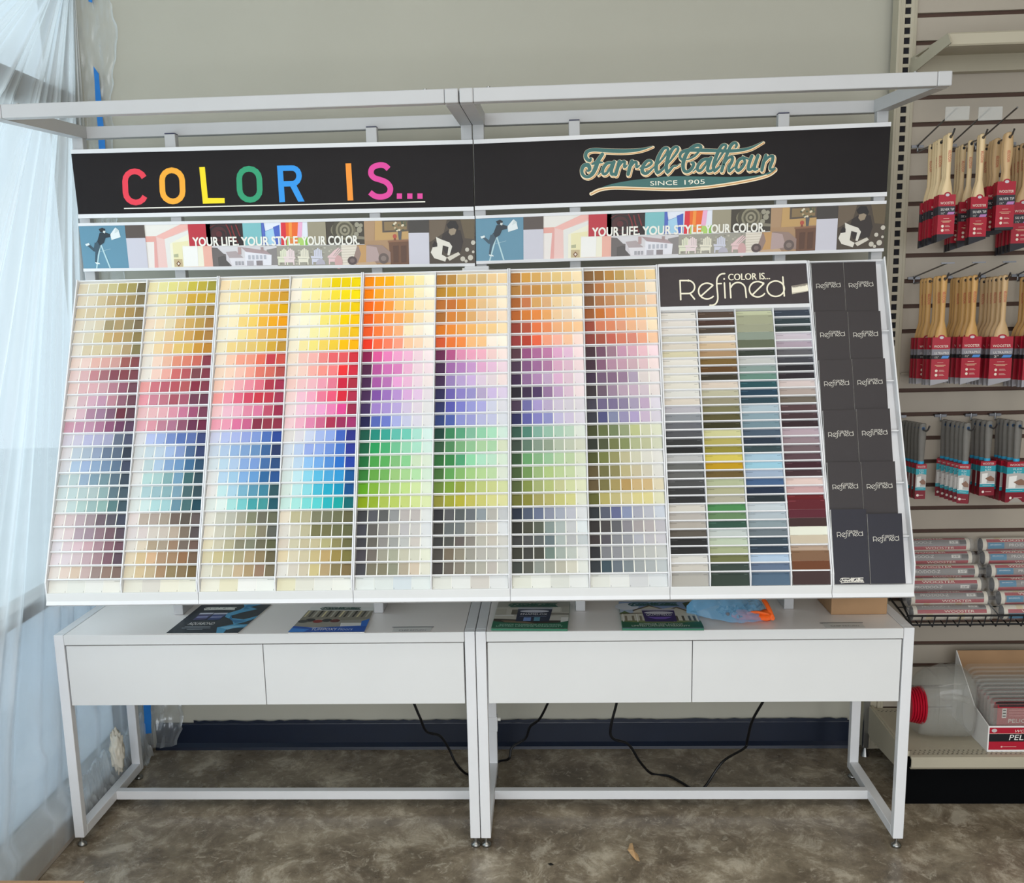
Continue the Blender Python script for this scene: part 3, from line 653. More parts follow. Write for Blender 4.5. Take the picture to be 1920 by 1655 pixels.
CARDS = ["""ddcfb4 d9d0b6 cfc096 c8bd8c b5a566 a5965a 716648
e0d2ba ddcfb4 d0bd97 bda57b b39c70 a38c5c 857350
dccbab d3c1a0 d3c09a d2b98c b8985f ab8c57 8d754d
dfd2be dad0bc d6c8ad a3936f ac946a 978664 7b6a50
dfd3c0 d6cab2 d5c6a0 c8ab78 bd9b66 ab9161 8d7a4e
e2d8ca d3c3a5 d2c2a0 cfbf9b c9b48d b09770 837650
e8d0c4 e6c8be dfb0a4 d7a49b cc9a92 9c5c57 84494b
e3c9c4 d5adad c08489 a26a70 854a55 84464c 7a434a
e2c7c0 d8afb0 d6a8ac c99ca3 b07b88 92596a 6d4651
ddd0cb d0afb4 cda5b3 bb90a5 b8838f 8d5e6d 6b4550
e0d0cd d2b0b8 a98296 9a788f 7d5a6e 6a323f 5e3c48
c998a8 bf8fa4 b98ba0 a7738c 8a5470 6b3f5a 594055
cdc5cf c4bdcc b2b0cb aaa7c0 a09fb8 636b7c 4e5266
d5cfd0 b6bfc8 a3aebb 8f9ab0 677489 5a6678 333b47
cfcdd0 a9bbcf 9aabc8 8a9fb9 7389a3 5d7187 42475a
bcc6c8 b0c0c0 92a5b8 7d95a3 6f8991 5a6c7a 3b4652
c4cfce b9c8c7 b0bfbe a8b6b5 8ba3a3 5c7079 46555f
d2d5d2 bac9c7 a9bfba 96aeac 8aa8a2 587879 3d4f58
d8c8c6 c8b5b5 b29fa4 9b8a8e 6d5d65 58535c 434553
dcd0cf d3c0c0 ab98a0 9a868f 8a7178 71585f 564851
d8d2d6 d2bfc2 d1b6bb c2a0a5 a3838a 86626a 6b4b55
dcd0d2 d3c5c8 c9b7b9 b9a0a4 9f8287 7b5a63 594650
ddd3cc d8c4b8 cdb7a3 bda5a0 94807a 8d7468 7b645c
dedbd2 d9d8d0 dedcd6 e0dcd2""".split("\n"),
"""ece0b0 e6de9f e2d98a dfd080 c9b94a bda93f a0953a
efe0bf e8d8a0 e4d085 dcbd70 d0a640 c9a235 c19d33
ecdfc4 e8d8b0 e4cc98 dfc290 b89a48 b0935a 9f7d3d
efd8c0 eed6b5 e3d2ae d9b57a cda560 bb9650 a57b42
ecddc0 e8d3a8 e0bf90 d8b268 cd9f58 b58638 a87a40
ecdfc8 ebcfa2 e7bc88 dfbc70 dab35f c8913a b87f30
e6ddd2 efd0bd e6b49c df8f76 da7f6a c9685a 873a45
e8dfd4 eecabb e8a79a cc6a68 b5575c 7c474c 803845
e79f9c cb727b b95f6c b5555c b3585a 873042 823a48
e59aa4 c98392 bd7380 a65662 a5576a 6d3e50 67374a
e3b9ba e2b3b5 dfa8ae d690a0 c37390 9c506f 753d52
dda5ae d795a0 b97d8e aa7088 8b5268 67314c 6b2540
d4d2d5 b0badd 9aaad2 7488ba 586fa8 596ba0 3a4470
cdd2d2 bcc9d0 b6c4d2 9fb2d3 8194bd 4c6488 353f62
d3d1cf b5c6c8 a8bdd2 809dc0 6b8fb5 40688c 2e4a62
dad8d5 b0ccc9 a5c2c0 7fa3a5 7196ae 3f6467 2f464f
cfd4d2 a8c2c5 96b3b9 86a7ac 7898a8 466165 35494f
d5d9d5 c8d9d6 abcccc 9dc2c4 668a9a 47696c 1f4450
dccfcb b3a396 aa9a90 a09283 6e5e56 5a5048 605350
d5cbc9 d0c2be cbc0b5 c2b5a9 b3a190 7a6a5c 544a4a
d7cfc5 d4c5b0 ab9880 a39380 967a63 72645a 6b544b
d9c8ad cdb48c cfaa86 a8896d 9c7d60 8d6748 6f5845
d3c6ac ccb590 baa584 a18263 8d7a58 836e50 6f5b3a
dcd8ca d2ccc2 e2dcca e0dccb""".split("\n"),
"""fbe2b8 f0dc9f ecd28a e8c86e e6c260 dcae48 c89a30
f8e8c5 f5dc98 f0d585 f2d27c dfb04a dca63c d19a30
fbefd0 fceecb fbe8ae f8dc7c eec45c e5b02c e0a800
f8eac8 f8e8c0 f3d280 f3cc68 f0b540 f0a820 ec9c10
f5ead0 f7eacb f3dc98 f0cc78 e3b058 dba63c d29624
f2e4c0 eed08a e5c880 e2c070 e0bd60 d2a53c bd8e34
f4dfca f5c5aa f2a088 ee9880 e8705a c43f48 cc5045
f2d4bd f4cfb8 f2bfae f0a290 df7868 d26a5c b04e48
f2c8b5 f3bdb5 eca8ac e88e9c de7080 b0384a a0304a
f2a09c ea90a0 e06880 d04860 c83848 be384a a0354e
f0c4c4 eab8c6 e8aabc de88a0 d8789a bd5068 982c48
eca0b0 e898ae da7098 c86088 862e45 903445 8c3044
c9cbe0 b2bbe0 a6b0db 929fd3 7f95cc 4c6cb0 2a458f
c4cedb adc0d8 92aed2 7d9cc5 668bb5 3a5f90 28375e
cfd8dc b6cddc abc0da 86a3d0 7897cc 42699e 2b4b78
dcdcda b0cade 9cc0d8 80a8d4 6496c8 2f6496 28508a
e0dcd8 bcdadb a8c8d8 78aac0 5890a8 3c7d94 2f5058
d8ded8 d8e4de a4d4d0 74bfc0 429a9e 3f8f90 1f525f
dcd8cc c0bdae b4b2a4 a09c8a 7e7e66 6a6658 64634f
e0d8c6 c5bfae b8b3a0 b3a88c a59f80 847c66 5a5a52
dcd2b5 c4bca4 b0a88a 85806a 7c7c68 686450 5a5a40
d2c8a8 c4b68a b5aa80 a89c78 a89470 8a7858 635a42
d8d4c4 c9c0a8 c2b89c bfa888 a8906c 927660 746850
e4e0d0 ddd6ba e6e4de e4e4dd""".split("\n"),
"""fdf2d8 fceca8 fae68c f5df60 f0d000 f0d000 f2d400
fcf2e0 fcf0b8 fdeca0 fbe680 f8de3c f8dc10 fcdc00
f2e6b8 f5e290 f3e088 f2dc60 f0d44c f0cc28 efc800
fdf2dc fbf2d2 faf0c8 f6e27a f5dc60 f8d000 fbc400
f7efd2 f7eed2 f5eaa8 f7eaa0 f3d868 efc840 f0bc18
f5ead0 f3e2a0 f2e080 f2d060 f0c83c f8bc08 fcb000
f3dcc8 f2c2b5 f2b2aa ee8a85 e86468 e4585c d0303c
f3d8c8 f2ccbe f4afa4 f49488 f28080 ee3438 d02c40
f2c9c0 efc0c0 eeb5bc ec9cae e47890 cc2440 ac2c40
f2d0cc f0bccb f0a6bc ea7894 ea5878 d8283c b02c48
ecd4d4 edc4d2 ecb0cc eca0c8 e87fb0 e04890 982848
efc8cc eaacbe de84a8 cc6488 ac3050 9c2c58 a03068
dcd6d2 d8d2d8 c6cde2 a4b4e0 8ea4dc 4060b8 2c3080
ccd4de b5c5e0 93a6dc 8ca4dc 6c8cd0 4470c0 2c3890
d4dadc b8cde0 8cbae4 70a4dc 5088cc 286cc0 24409c
d0dcd8 bcdce2 88cce0 58b4d8 48a0d0 3094cc 145490
d0dcd4 b8dcdc 88d0d8 48b4cc 20a4c0 1090b4 104c84
c4e0d8 a4dcd4 78d0cc 58c8c8 24acb4 10a09c 086468
e0d4c0 b8b08c b0a888 7c7a60 74745c 6c6c50 605c40
d8d2c8 c9c2b0 b8b090 74704c 706c48 686848 606040
d4c8b8 c8c0a4 c0b494 c0b490 b0a878 8c8458 686440
dccba8 d2c7ac c8bc9c c2b080 b89c68 988448 78703c
dcd8d0 cfc6b8 c8bca4 c8b884 b09870 847650 7c6844
dcd6b8 d8d5c8 dddcd4 e2e1d8""".split("\n"),
"""ff9000 ffa808 ffb414 fcd058 fbe088 fdeaaf fdf2d5
ff8800 fbaa28 fbbb50 fbcc70 fbd880 fdecc0 fdf2d8
ff6c14 ff8020 ff9c40 fbc878 f8d080 fae2b8 fbe6c0
f46018 fa8434 fb9848 faa860 f6c078 f9dcb0 fbe8cc
f45c28 fc7c3c fb9860 fbb07c fbe6bf fbe8d0 fbf0e0
f43c24 f86840 fb8060 fb9c80 fac8a0 f8d4b4 f9e4d0
902050 e05898 ec80b8 f0a0c8 f0b4d0 eed0d8 f2e0e0
542848 b85498 d070b0 d880b8 eab0cc ebd0d8 eed8dc
4c2850 a858a0 b870b0 e8a0d0 e8b4d0 ead0da ebdcd8
4a2c54 8050a0 9c70b8 b890cc d8a8d4 e0c0dc e0d4d8
44305c a080c4 a890cc b8a4d4 d0c0d8 dccfd8 dcd8d6
20204c 5464b0 6c78c4 a8acdc c4c4dc d6d0dc dcd9d8
185848 208878 38a090 60b8a8 70c4b0 a8d8c8 d0e4dc
186040 289858 48a870 70bc90 94ceac a8d8c0 ccdfd4
1c6c38 489c48 58a858 80b878 88c88c c8d8b8 d4dcc8
347c34 64a044 70ac58 98c078 a4cc8c b0d8a4 ccdcc8
60a020 80ac38 98bc60 a8c878 bcd484 ccdca0 d8e0c8
88a010 90a82c a8b850 b4c460 c0cc78 ccd890 d4dca8
3c3c40 54545a 5c5c5c 909090 b4aca8 b8b0ac d8d8d4
44444c 605c58 888480 a8a49c b8b4b4 c4c0bc d4d4d4
404044 646058 8c8884 9c9c98 b8b8b4 c8c0b8 dcdcd8
48444a 706860 9c9888 a4a490 c0bca8 cccab8 dcdcc8
444448 78725f 807a64 8c8c78 aca08c ccbca8 d8d4c4
dce0dc d4d8d4 ccd3d6 d8dcd8""".split("\n"),
"""b8803c bc8c48 dcb878 dcb880 dcba84 f0cc98 f4d4a4
c08c34 cc9838 d8ac58 dcac5c ecc888 f2d4a0 fae8c8
c07438 c87438 d88838 e4a860 e8c08c f0d0a4 fbe8cc
b07038 d8843c d89048 e0ac70 ecc49c f0cca8 f6dcc0
e07c28 ec8c38 f0a050 f2b468 f4c480 f4cc90 f8dcb0
d85c34 ec7838 f48c48 f8bc80 f8c48c fceada fceedc
6c2c50 b85888 e090b0 eca4bc f0b0c0 f0ccc8 f6e0d8
482c4c a068a4 b480b8 c898c8 e0a8c8 e4bcd4 ead0d8
443050 9880b4 b8a0cc ccb0d8 dcc8d8 e0d0d4 ecd8d4
302c54 6c60a8 8c80c0 9890c4 b4a4c4 ccb8dc d8c8dc
303460 5858a8 7c7cc4 9898d0 aca8d8 ccccdc d8d4d8
344478 5060a4 8c90c8 9c9ccc b4b4d4 c0c0d8 d4d4d8
1c4038 3c8058 589c78 80b498 90c8a4 a8d8b8 ccded0
34543c 508458 78a878 90bc90 a8c89c a8cca4 d0d4b8
306838 388048 509c70 90d0a4 acd8bc b8d8c0 d0dcc8
446c38 609c54 84b068 a0c480 b0cc90 b8d0a0 d4d8c8
688038 7c9838 909c40 a8b464 b8c078 c4c888 ccd09c
8c8838 9c9c34 b0a838 bcb458 c4c070 d0cc88 d4d098
303034 58585a 585c5c 686c70 8c9498 b0aca4 bcbcbc
3c3a38 646868 707474 9c9890 bcb4a8 c4bcb0 d4d4d4
3c3c3c 50504c 645c58 88827a b4b0a4 c0b8ac c8c4bc
4c4844 746858 8c8474 98948a b0aca4 b8b4ac c4c2bc
403c3c 686058 847c70 989488 aca89c b8b0a8 c4c2ba
d8d8d0 dcdcd8 cac4bc d8d8d6""".split("\n"),
"""b87c40 d8a050 dcac64 e4bc80 e8c888 f0d098 fae2b8
b88448 c48850 c8904c d0a05c d8ac68 dcb878 ecd098
b06838 cc7c50 dca868 e0b080 f0d0a0 f4d8b0 fae8cc
bc6834 d8803c e88c48 eca868 f2cca0 f0d4b4 fae8d0
984438 b85840 e87848 ec9060 f0b080 f4bc88 f8c898
9c4040 b84434 ec6848 f4a080 f8b4a0 f8c4a0 fadcd0
5c3c48 985480 b06c98 c07ca4 e0a8c8 e4bcd4 f6dcdc
503c50 845880 a06c98 b07ca0 d8a8c0 dcb8c8 ecd4d4
44304c 906c94 b088b0 c0a4c0 dcb0cc dcc0cc e8d8dc
2c2830 403048 503c60 947498 c0a0c0 d8bccc ecd8d8
4c3c50 706ca0 a898c8 b8a8c4 ccc0d0 d0c8d0 d8d0d4
303058 6060a0 8480bc 9090c0 c0b8d4 ccc0d4 d8d0d8
38584c 508070 80a898 94b8a4 a8c4b0 b8ccb8 d8dcd0
404c44 607868 849484 909c88 b0b8a4 bcc0ac ccccb8
385438 689c68 84ac80 98bc94 b0c8a0 b8c8a0 d0d4b8
485c38 709054 98b078 acc080 b8c894 c0cca0 d4d8c0
546038 808c48 a0a870 b0b878 c0c090 ccd0a0 d8d8b8
6c6c34 848038 a0985c b0a868 c0bc78 ccc888 d8d8c4
283040 50586a 687088 888c9c a0a4b0 b8b8c0 d4d4d4
30302c 48483c 585c50 84908c a8b0ac c0c0c0 d8dcdc
404040 505050 5c6060 687478 a8b0ac b0b0b0 bcc0c0
3c3c34 40403c 484840 708078 a0a8a0 b8bcb4 d4d4d0
404440 585850 8c9088 9c9c90 b4b0a0 ccc8b8 d8d8d0
d8d8cc e0e0d8 d0d0c8 dcdcd8""".split("\n"),
"""886440 9c7040 bc8c4c c4a060 d8b880 ecc890 f2d4a0
906444 b87848 d09860 d8ac78 e0b888 e8c498 f8e4c8
845c40 b07850 c48c60 d0a070 dcb488 e4c09c f4d0b0
a06038 c87438 e08c58 eca468 f4b878 f2c088 f8d8a8
a05040 d88060 e08c68 e4a080 f0b890 f4c8a8 fae2c0
904840 a85848 c86858 d88068 dc8c78 f0a888 f6c8a4
4c3840 785468 a07c8c c898b0 d8a8b8 ecc0c8 f8dce0
483440 886078 b48ca0 c49cac ccacb4 e0c0c4 f2dcd8
443448 745c74 846880 987c94 b0a0b4 dcd0cc e8dcd8
40383c 705c6c 9c8498 b8a0b0 c4acbc d0c0c8 e4d8d4
484450 706484 7c7090 8c809c a89cb4 c0a8c0 dcd4dc
3c3c44 54547c 8488a4 9890b0 b0a0c4 c8b4c8 d4ccd4
484c30 646c44 74805c 949c78 bcc08c ccccac d8d8c0
343830 50543c 74784c 848c5c b0b48c bcbc98 ccccb4
50542f 747844 949060 bcb490 ccc8b0 d8d4c8 dcd8d0
605438 706c44 8c8458 b8ac80 c4b898 ccc4b0 d8d4cc
645438 787044 a4925c b4945c c8ac7c ccb080 d8ccb0
606030 b0a464 bcb07c ccc090 d4c88c d8cc90 d8d4b4
303438 585c6c 64688c 8890ac a4a4b0 b4b4bc c4c8d0
34302f 484444 606064 88848a a49c9c b0a8a8 b8b4b8
403838 58545a 848488 94949a b0b0b8 b8b4b8 c4c0c4
303034 7c7c80 8c8c90 a0a0a0 b0b0ac b8b8b4 c0c0bc
34383c 405058 687078 7c8488 9ca0a0 a8acac b8bcbc
d8d8d0 dcdcd8 cacaca d4d6d6""".split("\n")]
for p in range(8):
    rows = [r.split() for r in CARDS[p]]
    if p % 2 == 0:
        x0 = MB0 + MP * (p // 2); x1 = x0 + MP
        names = [('black and olive to cream', 'two leftmost'), ('gold, red and bright blue', 'third and fourth'), ('orange, violet and green', 'fifth and sixth'), ('tan, mauve and sage', 'seventh and eighth')][p // 2]
        rack(x0, x1, ('white sloping swatch rack holding the two leftmost card columns', 'white sloping swatch rack with bright yellow, red and blue cards', 'white sloping swatch rack with orange, violet and green cards', 'white sloping swatch rack with tan, mauve and sage cards, left of the dark header')[p // 2], ROWS[1:24], [(x0 + x1) / 2])
    xl = MB0 + MP / 2 * p + (.0045 if p % 2 == 0 else .002); xr = MB0 + MP / 2 * (p + 1) - (.002 if p % 2 == 0 else .0045)
    wdt = xr - xl - .001; cx = (xl + xr) / 2
    for k, cols in enumerate(rows):
        s0, s1 = ROWS[k + 1], ROWS[k]; H = s1 - s0
        a = Art(local); hw = wdt / 2
        a.rect(-hw, 0, hw, H - .0005, 'f4f1e6', 1)
        n = len(cols); P = wdt / n; g = .0026 if n == 7 else .0006; top = H - .0038
        for i, c in enumerate(cols):
            u0 = -hw + P * i + (g / 2 if i else .0004); u1 = -hw + P * (i + 1) - (g / 2 if i < n - 1 else .0004)
            a.rect(u0, .0008, u1, top if n == 7 else H - .0012, c, 2)
            tx = u1 - .0035 if p < 4 else u0 + .0025
            a.rect(tx, .002, tx + .0012, .0062, darker(c, .5), 3)
        tx = hw - .021 if p < 4 else -hw + .003
        a.rect(tx, top - .0036, tx + .018, top - .0024, darker(cols[-1 if p < 4 else 0], .45), 3)
        v, f = boxvf(-hw, hw, 0, H - .0005, -.0028, 0)
        o = a.build('strip_card', None, CARD, (([Vector(q) for q in v]), f, 'efece2'))
        if n == 7: place_card(o, cx, s0 + .0002, .0035, -.003, H)
        else: place_card(o, cx, s0 + .001, -.005, -.006, H)
        ca, cb = cname(cols[0]), cname(cols[-1])
        col = f'{NUM[p]} swatch column' + (' from the left' if 0 < p else '')
        if n == 4: lab = f'whitish four-swatch card at the bottom of the {col}'
        else: lab = f'{ca} to {cb} strip card, {ORD[k]} row down, {col}'
        tag(o, lab, 'paint card', 'colour strip cards in the swatch racks')
# the dark-headed rack
RX0 = MB0 + 4 * MP; RX1 = RX0 + MP; BX1 = 1.1395
RPW = (RX1 - RX0) / 4
rr_ = rack(RX0, RX1, 'white sloping rack of wide single swatches under a dark lettered header', RROWS[1:33], [RX0 + RPW * k for k in (1, 2, 3)], divtop=.778)
DARK = noisy(pm('brochure_charcoal', '332f30', .42), 60, .05)
DARKH = noisy(pm('charcoal_glare', '423b3d', .42), 60, .05)  # same black as the brochures, lightened to paint in its glare
W(rkbox(MB(), RX0 + .004, RX1 - .0045, .7895, .9115, -.010, .0085).build('header_board', DARKH, rr_), rr_)
W(rkbox(MB(), RX0 + .0042, RX1 - .0042, .7785, .7893, -.010, .011).build('header_rail', WHITE, rr_), rr_)
W(rkbox(MB(), RX0 + .0042, RX1 - .0042, .9116, RL + .002, -.010, .011).build('header_rail', WHITE, rr_), rr_)
def _ray_rack(u, v, n):
    w = RC @ np.array([(u - PPX) / FPX, 1, -(v - PPY) / FPX]); N = np.array(NRV); B = np.array(P0) + N * n
    return w, ((B - CAM) @ N) / (w @ N)
def refined(a, col, w=23, small=True):
    """the art-deco word with the two small words above the n"""
    k = dict(smooth=False)
    def arc(cx, cy, rx, ry, a0, a1, n=20): return [(cx + rx * math.cos(R_(a0 + (a1 - a0) * i / n)), cy + ry * math.sin(R_(a0 + (a1 - a0) * i / n))) for i in range(n + 1)]
    a.stroke([(131, 494), (120, 208)], w, col, **k); a.stroke([(122, 208), (240, 207)] + arc(240, 305, 100, 97, -90, 90) + [(130, 404)], w, col, **k); a.stroke([(270, 402), (338, 485)], w, col, **k)
    a.stroke([(440, 436), (614, 280)] + arc(525, 365, 127, 118, -45, -317, 28), w, col, **k)
    a.stroke([(790, 104), (740, 110), (700, 140), (675, 190), (672, 280), (685, 420), (684, 500), (655, 555), (610, 577), (570, 578)], w, col)
    a.stroke([(685, 255), (740, 252)], w, col, **k)
    a.stroke([(785, 245), (797, 468)], w, col, **k); a.ell(782, 184, 13, 15, col)
    a.stroke([(868, 245), (882, 465)], w, col, **k); a.stroke(arc(990, 345, 112, 108, 200, 345) + [(1102, 340), (1114, 460)], w, col, **k)
    a.stroke([(1215, 412), (1378, 252)] + arc(1285, 338, 125, 116, -45, -325, 28), w, col, **k)
    a.stroke(arc(1555, 330, 130, 116, 0, 360, 32), w, col, **k); a.stroke([(1662, 155), (1684, 438)], w, col, **k)
    if small:
        for d in (-3, 3): a.text('COLOR IS...', 845 + d, 205, 98, 625, col, ang=-.03)
a = Art(crop(lambda u, v, l: (lambda w, k_: Vector((CAM + k_ * w).tolist()) + NRV * (.0003 * l))(*_ray_rack(u, v, .0088)), 8, 1260, 500))
refined(a, 'f6eed6'); W(a.build('lettering', rr_), rr_)
a = Art(lambda u, v, l: (lambda w, k_: Vector((CAM + k_ * w).tolist()) + NRV * (.0004 * l))(*_ray_rack(u, v, .0088)))
a.poly([(1484, 536), (1514, 531), (1515.5, 546), (1485, 551.5)], 'f4ecd8', 1)
a.poly([(1484, 536), (1514, 531), (1514.5, 533.5), (1500, 536.5), (1485, 538.5)], '9d9488', 2)
a.text('FRONT COVER', 1487, 540, 3, 24, '6d6460', 3, ang=-.16)
a.poly([(1485, 551.5), (1500, 548.6), (1515.5, 546), (1515, 545), (1500, 547.4), (1485, 549)], 'bdb4a2', 2)
W(a.build('torn_sticker', rr_), rr_).__setitem__('label', 'torn white sticker')
REF = ["e5dfd5 e4dcd3 e5ddd3 d6d0c0 ddd3c4 d9d0b0 e6e0d6 e4ded2 e5e0d2 e2dccf dedbd4 dbd0c2 b9b5ba 8f9296 6a6b70 58585c 3a3a3a 2c2c2c b9b8b6 696966 676664 505050 3a3a3a 333333 cfc9be b6afa8 b0a89e 5f5850 2c2c2c 2e2e2e d3d0c9 c8c2b8 aba79f",
"5a4a3f 503c35 54493f e8d8c0 d6bd9c b0906c 80663a 664a2c 403a2c dccdbe bfbaa0 9b937a 7f7a58 5f5838 3c3a24 cfcb98 b6aa60 948a3c d4c25c c09820 6d5a34 b2b896 b0ae8c b0ab98 4f8a54 6a8860 365548 c0c6c2 bcc6b0 a6ac88 72744c 3a4640 344038",
"c6c9a8 a4a58a 9fa088 8e988a 666c58 3e443c c8c8c4 8ea09a 6c8f82 30565c 2a4558 344a54 b0c0c8 8ea4ae 78909a 4f5f70 2f3a48 3c4c50 a8c4d4 9cc8d8 a0b0c4 48648a 283448 2c3438 c4ccd0 b0bac0 8c9a9f 707a80 3c4a54 32404e b0c4d8 64748c 52687c",
"404854 3a464a 38403f cfc4cc b4a4b0 68666a 4a4a50 2f2c30 332d32 d8c8c4 b4a49c 746a5f 5c4648 4c3a3c 3a2c30 b8a4ac 98848a 766468 604a50 442830 483438 e0c8c0 c8a4a4 6c2428 602028 5c2430 402c2c e4e4d4 c8baa4 b8a08c 806048 6c4028 42302f"]
TALL = {2: (1, 2, 3, 4), 3: (24, 25, 26, 27, 28, 30, 31, 32)}
CN = ['leftmost', 'second', 'third', 'rightmost']
for c in range(4):
    cx = RX0 + RPW * (c + .5)
    for k, h in enumerate(REF[c].split()):
        s0, s1 = RROWS[k + 1], RROWS[k]; H = s1 - s0; hw = RPW / 2 - .0022 - (.0012 if c in (0, 3) else 0)
        tall = k in TALL.get(c, ()); hh = H + (.0042 if tall else -.0005)
        a = Art(local); v, f = boxvf(-hw, hw, 0, hh, -.0028, 0)
        a.rect(-hw, 0, hw, hh, h, 1)
        y = hh - (.0048 if tall else .0078)
        dk = darker(h, .5) if sum(lin(h)) > .25 else tuple(min(1, q * 2.4 + .03) for q in lin(h))
        a.rect(-hw + .003, y, -hw + .021, y + .0012, dk, 2); a.rect(hw - .012, y, hw - .003, y + .0012, dk, 2)
        o = a.build('swatch_card', None, CARD, ([Vector(q) for q in v], f, 'efece2'))
        n0, n1 = (.0088, .0082) if tall else (.0035, -.003)
        if k == 32: n0, n1 = (.001, .006) if tall else (-.004, -.005)
        place_card(o, cx, s0 + .0002, n0, n1, H)
        tag(o, f'{cname(h)} wide swatch, {ORD[k]} row down, {CN[c]} column under the dark header', 'paint card', 'wide swatches under the dark header')
# brochure rack and brochures
def script(a, x, y, w, h, col, hi=None, l=4):
    """small flowing rendering of the script logo"""
    X = lambda u, v: (x + u * w, y + v * h)
    for c, d, wd, ll in ((hi, .02, .05, l), (col, 0, .035, l + 1)):
        if not c: continue
        for P in (((.02, .3), (.12, .1), (.4, .12)), ((.12, .15), (.06, .8), (.0, .6)), ((.14, .5), (.18, .75), (.22, .4), (.24, .75), (.29, .45), (.31, .75), (.36, .5)), ((.36, .6), (.42, .4), (.38, .75), (.46, .3), (.49, .05), (.47, .75), (.53, .3), (.56, .05), (.53, .75)), ((.62, .15), (.57, .5), (.62, .8), (.66, .6)), ((.6, .12), (.98, .08)), ((.7, .4), (.67, .75), (.72, .5), (.74, .75), (.79, .1), (.78, .75), (.84, .1), (.82, .75), (.86, .45), (.88, .75), (.9, .45), (.92, .75), (.95, .45), (.97, .75)), ((.05, 1.05), (.5, .92), (1.0, .95))):
            a.stroke([X(u + d * .3, v + d * 3) for u, v in P], wd * w, c, ll, n=4)
BT = [(.9028, .9028), (.757, .755), (.6145, .616), (.470, .4722), (.3247, .3247), (.1955, .1823)]
bk = rack(RX1, BX1, 'narrow white sloping rack of dark brochures, at the right end', [b[0] - .1965 for b in BT[:5]], [], 'brochure_rack', .013, .024)
BXC = [((.9358 + 1.0225) / 2, .0862), ((1.0235 + 1.1110) / 2, .0868)]
DC = [['453f3f', '403a3f'], ['464143', '4b473f'], ['403b3c', '2c2a31'], ['3a3536', '27262c'], ['2e2a2c', '2f2c2b'], ['1e1d2c', '1f1f2b']]
RW = ['top', 'second', 'third', 'fourth', 'fifth', 'bottom']
for r in range(6):
    for c in range(2):
        cx, wd = BXC[c]; top = BT[r][c]; Hh = .1953 if r < 5 else top - .0005
        if r == 5: cx += (.001, .0035)[c]; wd = (.0895, .0875)[c]
        a = Art(lambda x, y, l: Vector((x, y, .0003 * l)))
        th = .006 if (r, c) not in ((5, 0),) else .011
        v, f = boxvf(-wd / 2, wd / 2, 0, Hh, -th, 0)
        base = '342f31' if r < 5 else '25242f'  # sheen put into the upper rows' colour, window tint into the bottom row's
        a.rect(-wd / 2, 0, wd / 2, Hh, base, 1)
        kx = .0655 / 1580
        lm = a.mp; yc = Hh - .066
        b = Art(lambda x, y, l: Vector((-.0325 + (x - 110) * kx, yc - (y - 340) * kx, .0003 * (l + 1))))
        refined(b, 'd9d4ca', 28)
        a.v_, n0 = None, len(a.v)
        a.v += b.v; a.f += [tuple(i + n0 for i in q) for q in b.f]; a.c += b.c
        if r == 5 and c == 0:
            script(a, -.031, .0165, .060, -.0125, 'd9d4ca', None, 2)
        o = a.build('brochure', None, None, ([Vector(q) for q in v], f, 'd8d5d0'))
        n0_, n1_ = (.0065, .027) if r < 5 else (.0075, .030)
        place_card(o, cx, top - Hh, n0_, n1_, Hh)
        tag(o, f'dark charcoal brochure, {RW[r]} row, {"left" if c == 0 else "right"} column of the brochure rack', 'brochure', 'dark lettered brochures')

# ------------------------------------------------------------------ things on the tables
def leaflet(name, label, quad, th, paint, side='e8e6e0', group='leaflets on the tables'):
    """flat leaflet on a table top; quad = UL UR BR BL measured on the top's plane"""
    q = [at(*p, 'Z', HT + th) for p in quad]
    c = sum(q, Vector()) / 4; t = Vector((c.x, c.y, HT))
    a = Art(None)
    def mp(x, y, l):
        p = q[0] * (1 - x) * (1 - y) + q[1] * x * (1 - y) + q[2] * x * y + q[3] * (1 - x) * y
        return Vector((p.x, p.y, p.z + .0003 * l)) - t
    a.mp = mp; paint(a)
    top = [Vector((p.x, p.y, HT + th)) - t for p in q]; bot = [Vector((p.x, p.y, HT + .0004)) - t for p in q]
    o = a.build(name, None, None, (top + bot, [(3, 2, 1, 0), (4, 5, 6, 7)] + [(i, (i + 1) % 4, 4 + (i + 1) % 4, 4 + i) for i in range(4)], side))
    o.location = t
    return tag(o, label, 'leaflet', group)
def aqua(a):
    a.rect(0, 0, 1, 1, '27303a', 1)
    a.poly([(.60, 0), (.86, 0), (.74, .1), (.88, .18), (.72, .3), (.62, .42), (.66, .5), (.86, .55), (1, .42), (1, .52), (.92, .64), (.82, .72), (1, .72), (1, .82), (.78, .86), (.80, 1), (.70, 1), (.62, .82), (.80, .72), (.70, .56), (.55, .46), (.52, .34), (.64, .2), (.66, .1)], '4f9fc8', 2)
    a.poly([(.66, .02), (.82, .03), (.70, .12), (.78, .18), (.68, .2)], '2d7fae', 3); a.poly([(.60, .38), (.70, .55), (.92, .6), (.80, .68), (.64, .52)], '2d78a8', 3); a.poly([(.66, .82), (.80, .78), (.98, .76), (.80, .9)], '84c0de', 3)
    script(a, .12, .12, .44, .09, 'f0f0ea', 'dadad4')
    for x0, c in ((.14, '4c4a72'), (.34, '3f4f80')): a.poly([(x0, .33), (x0 + .19, .32), (x0 + .18, .56), (x0 + .01, .57)], c, 3); a.poly([(x0, .33), (x0 + .19, .32), (x0 + .19, .37), (x0, .38)], 'c8cad8', 4); a.poly([(x0 + .02, .45), (x0 + .17, .44), (x0 + .17, .49), (x0 + .02, .5)], '8a90b8', 4)
    a.text('AQUABOND', .16, .74, .085, .36, 'f4f4f0', 4)
    for k, w in enumerate((.36, .40, .22)): a.rect(.34 - w / 2, .80 + k * .04, .34 + w / 2, .815 + k * .04, 'a4acb4', 4)
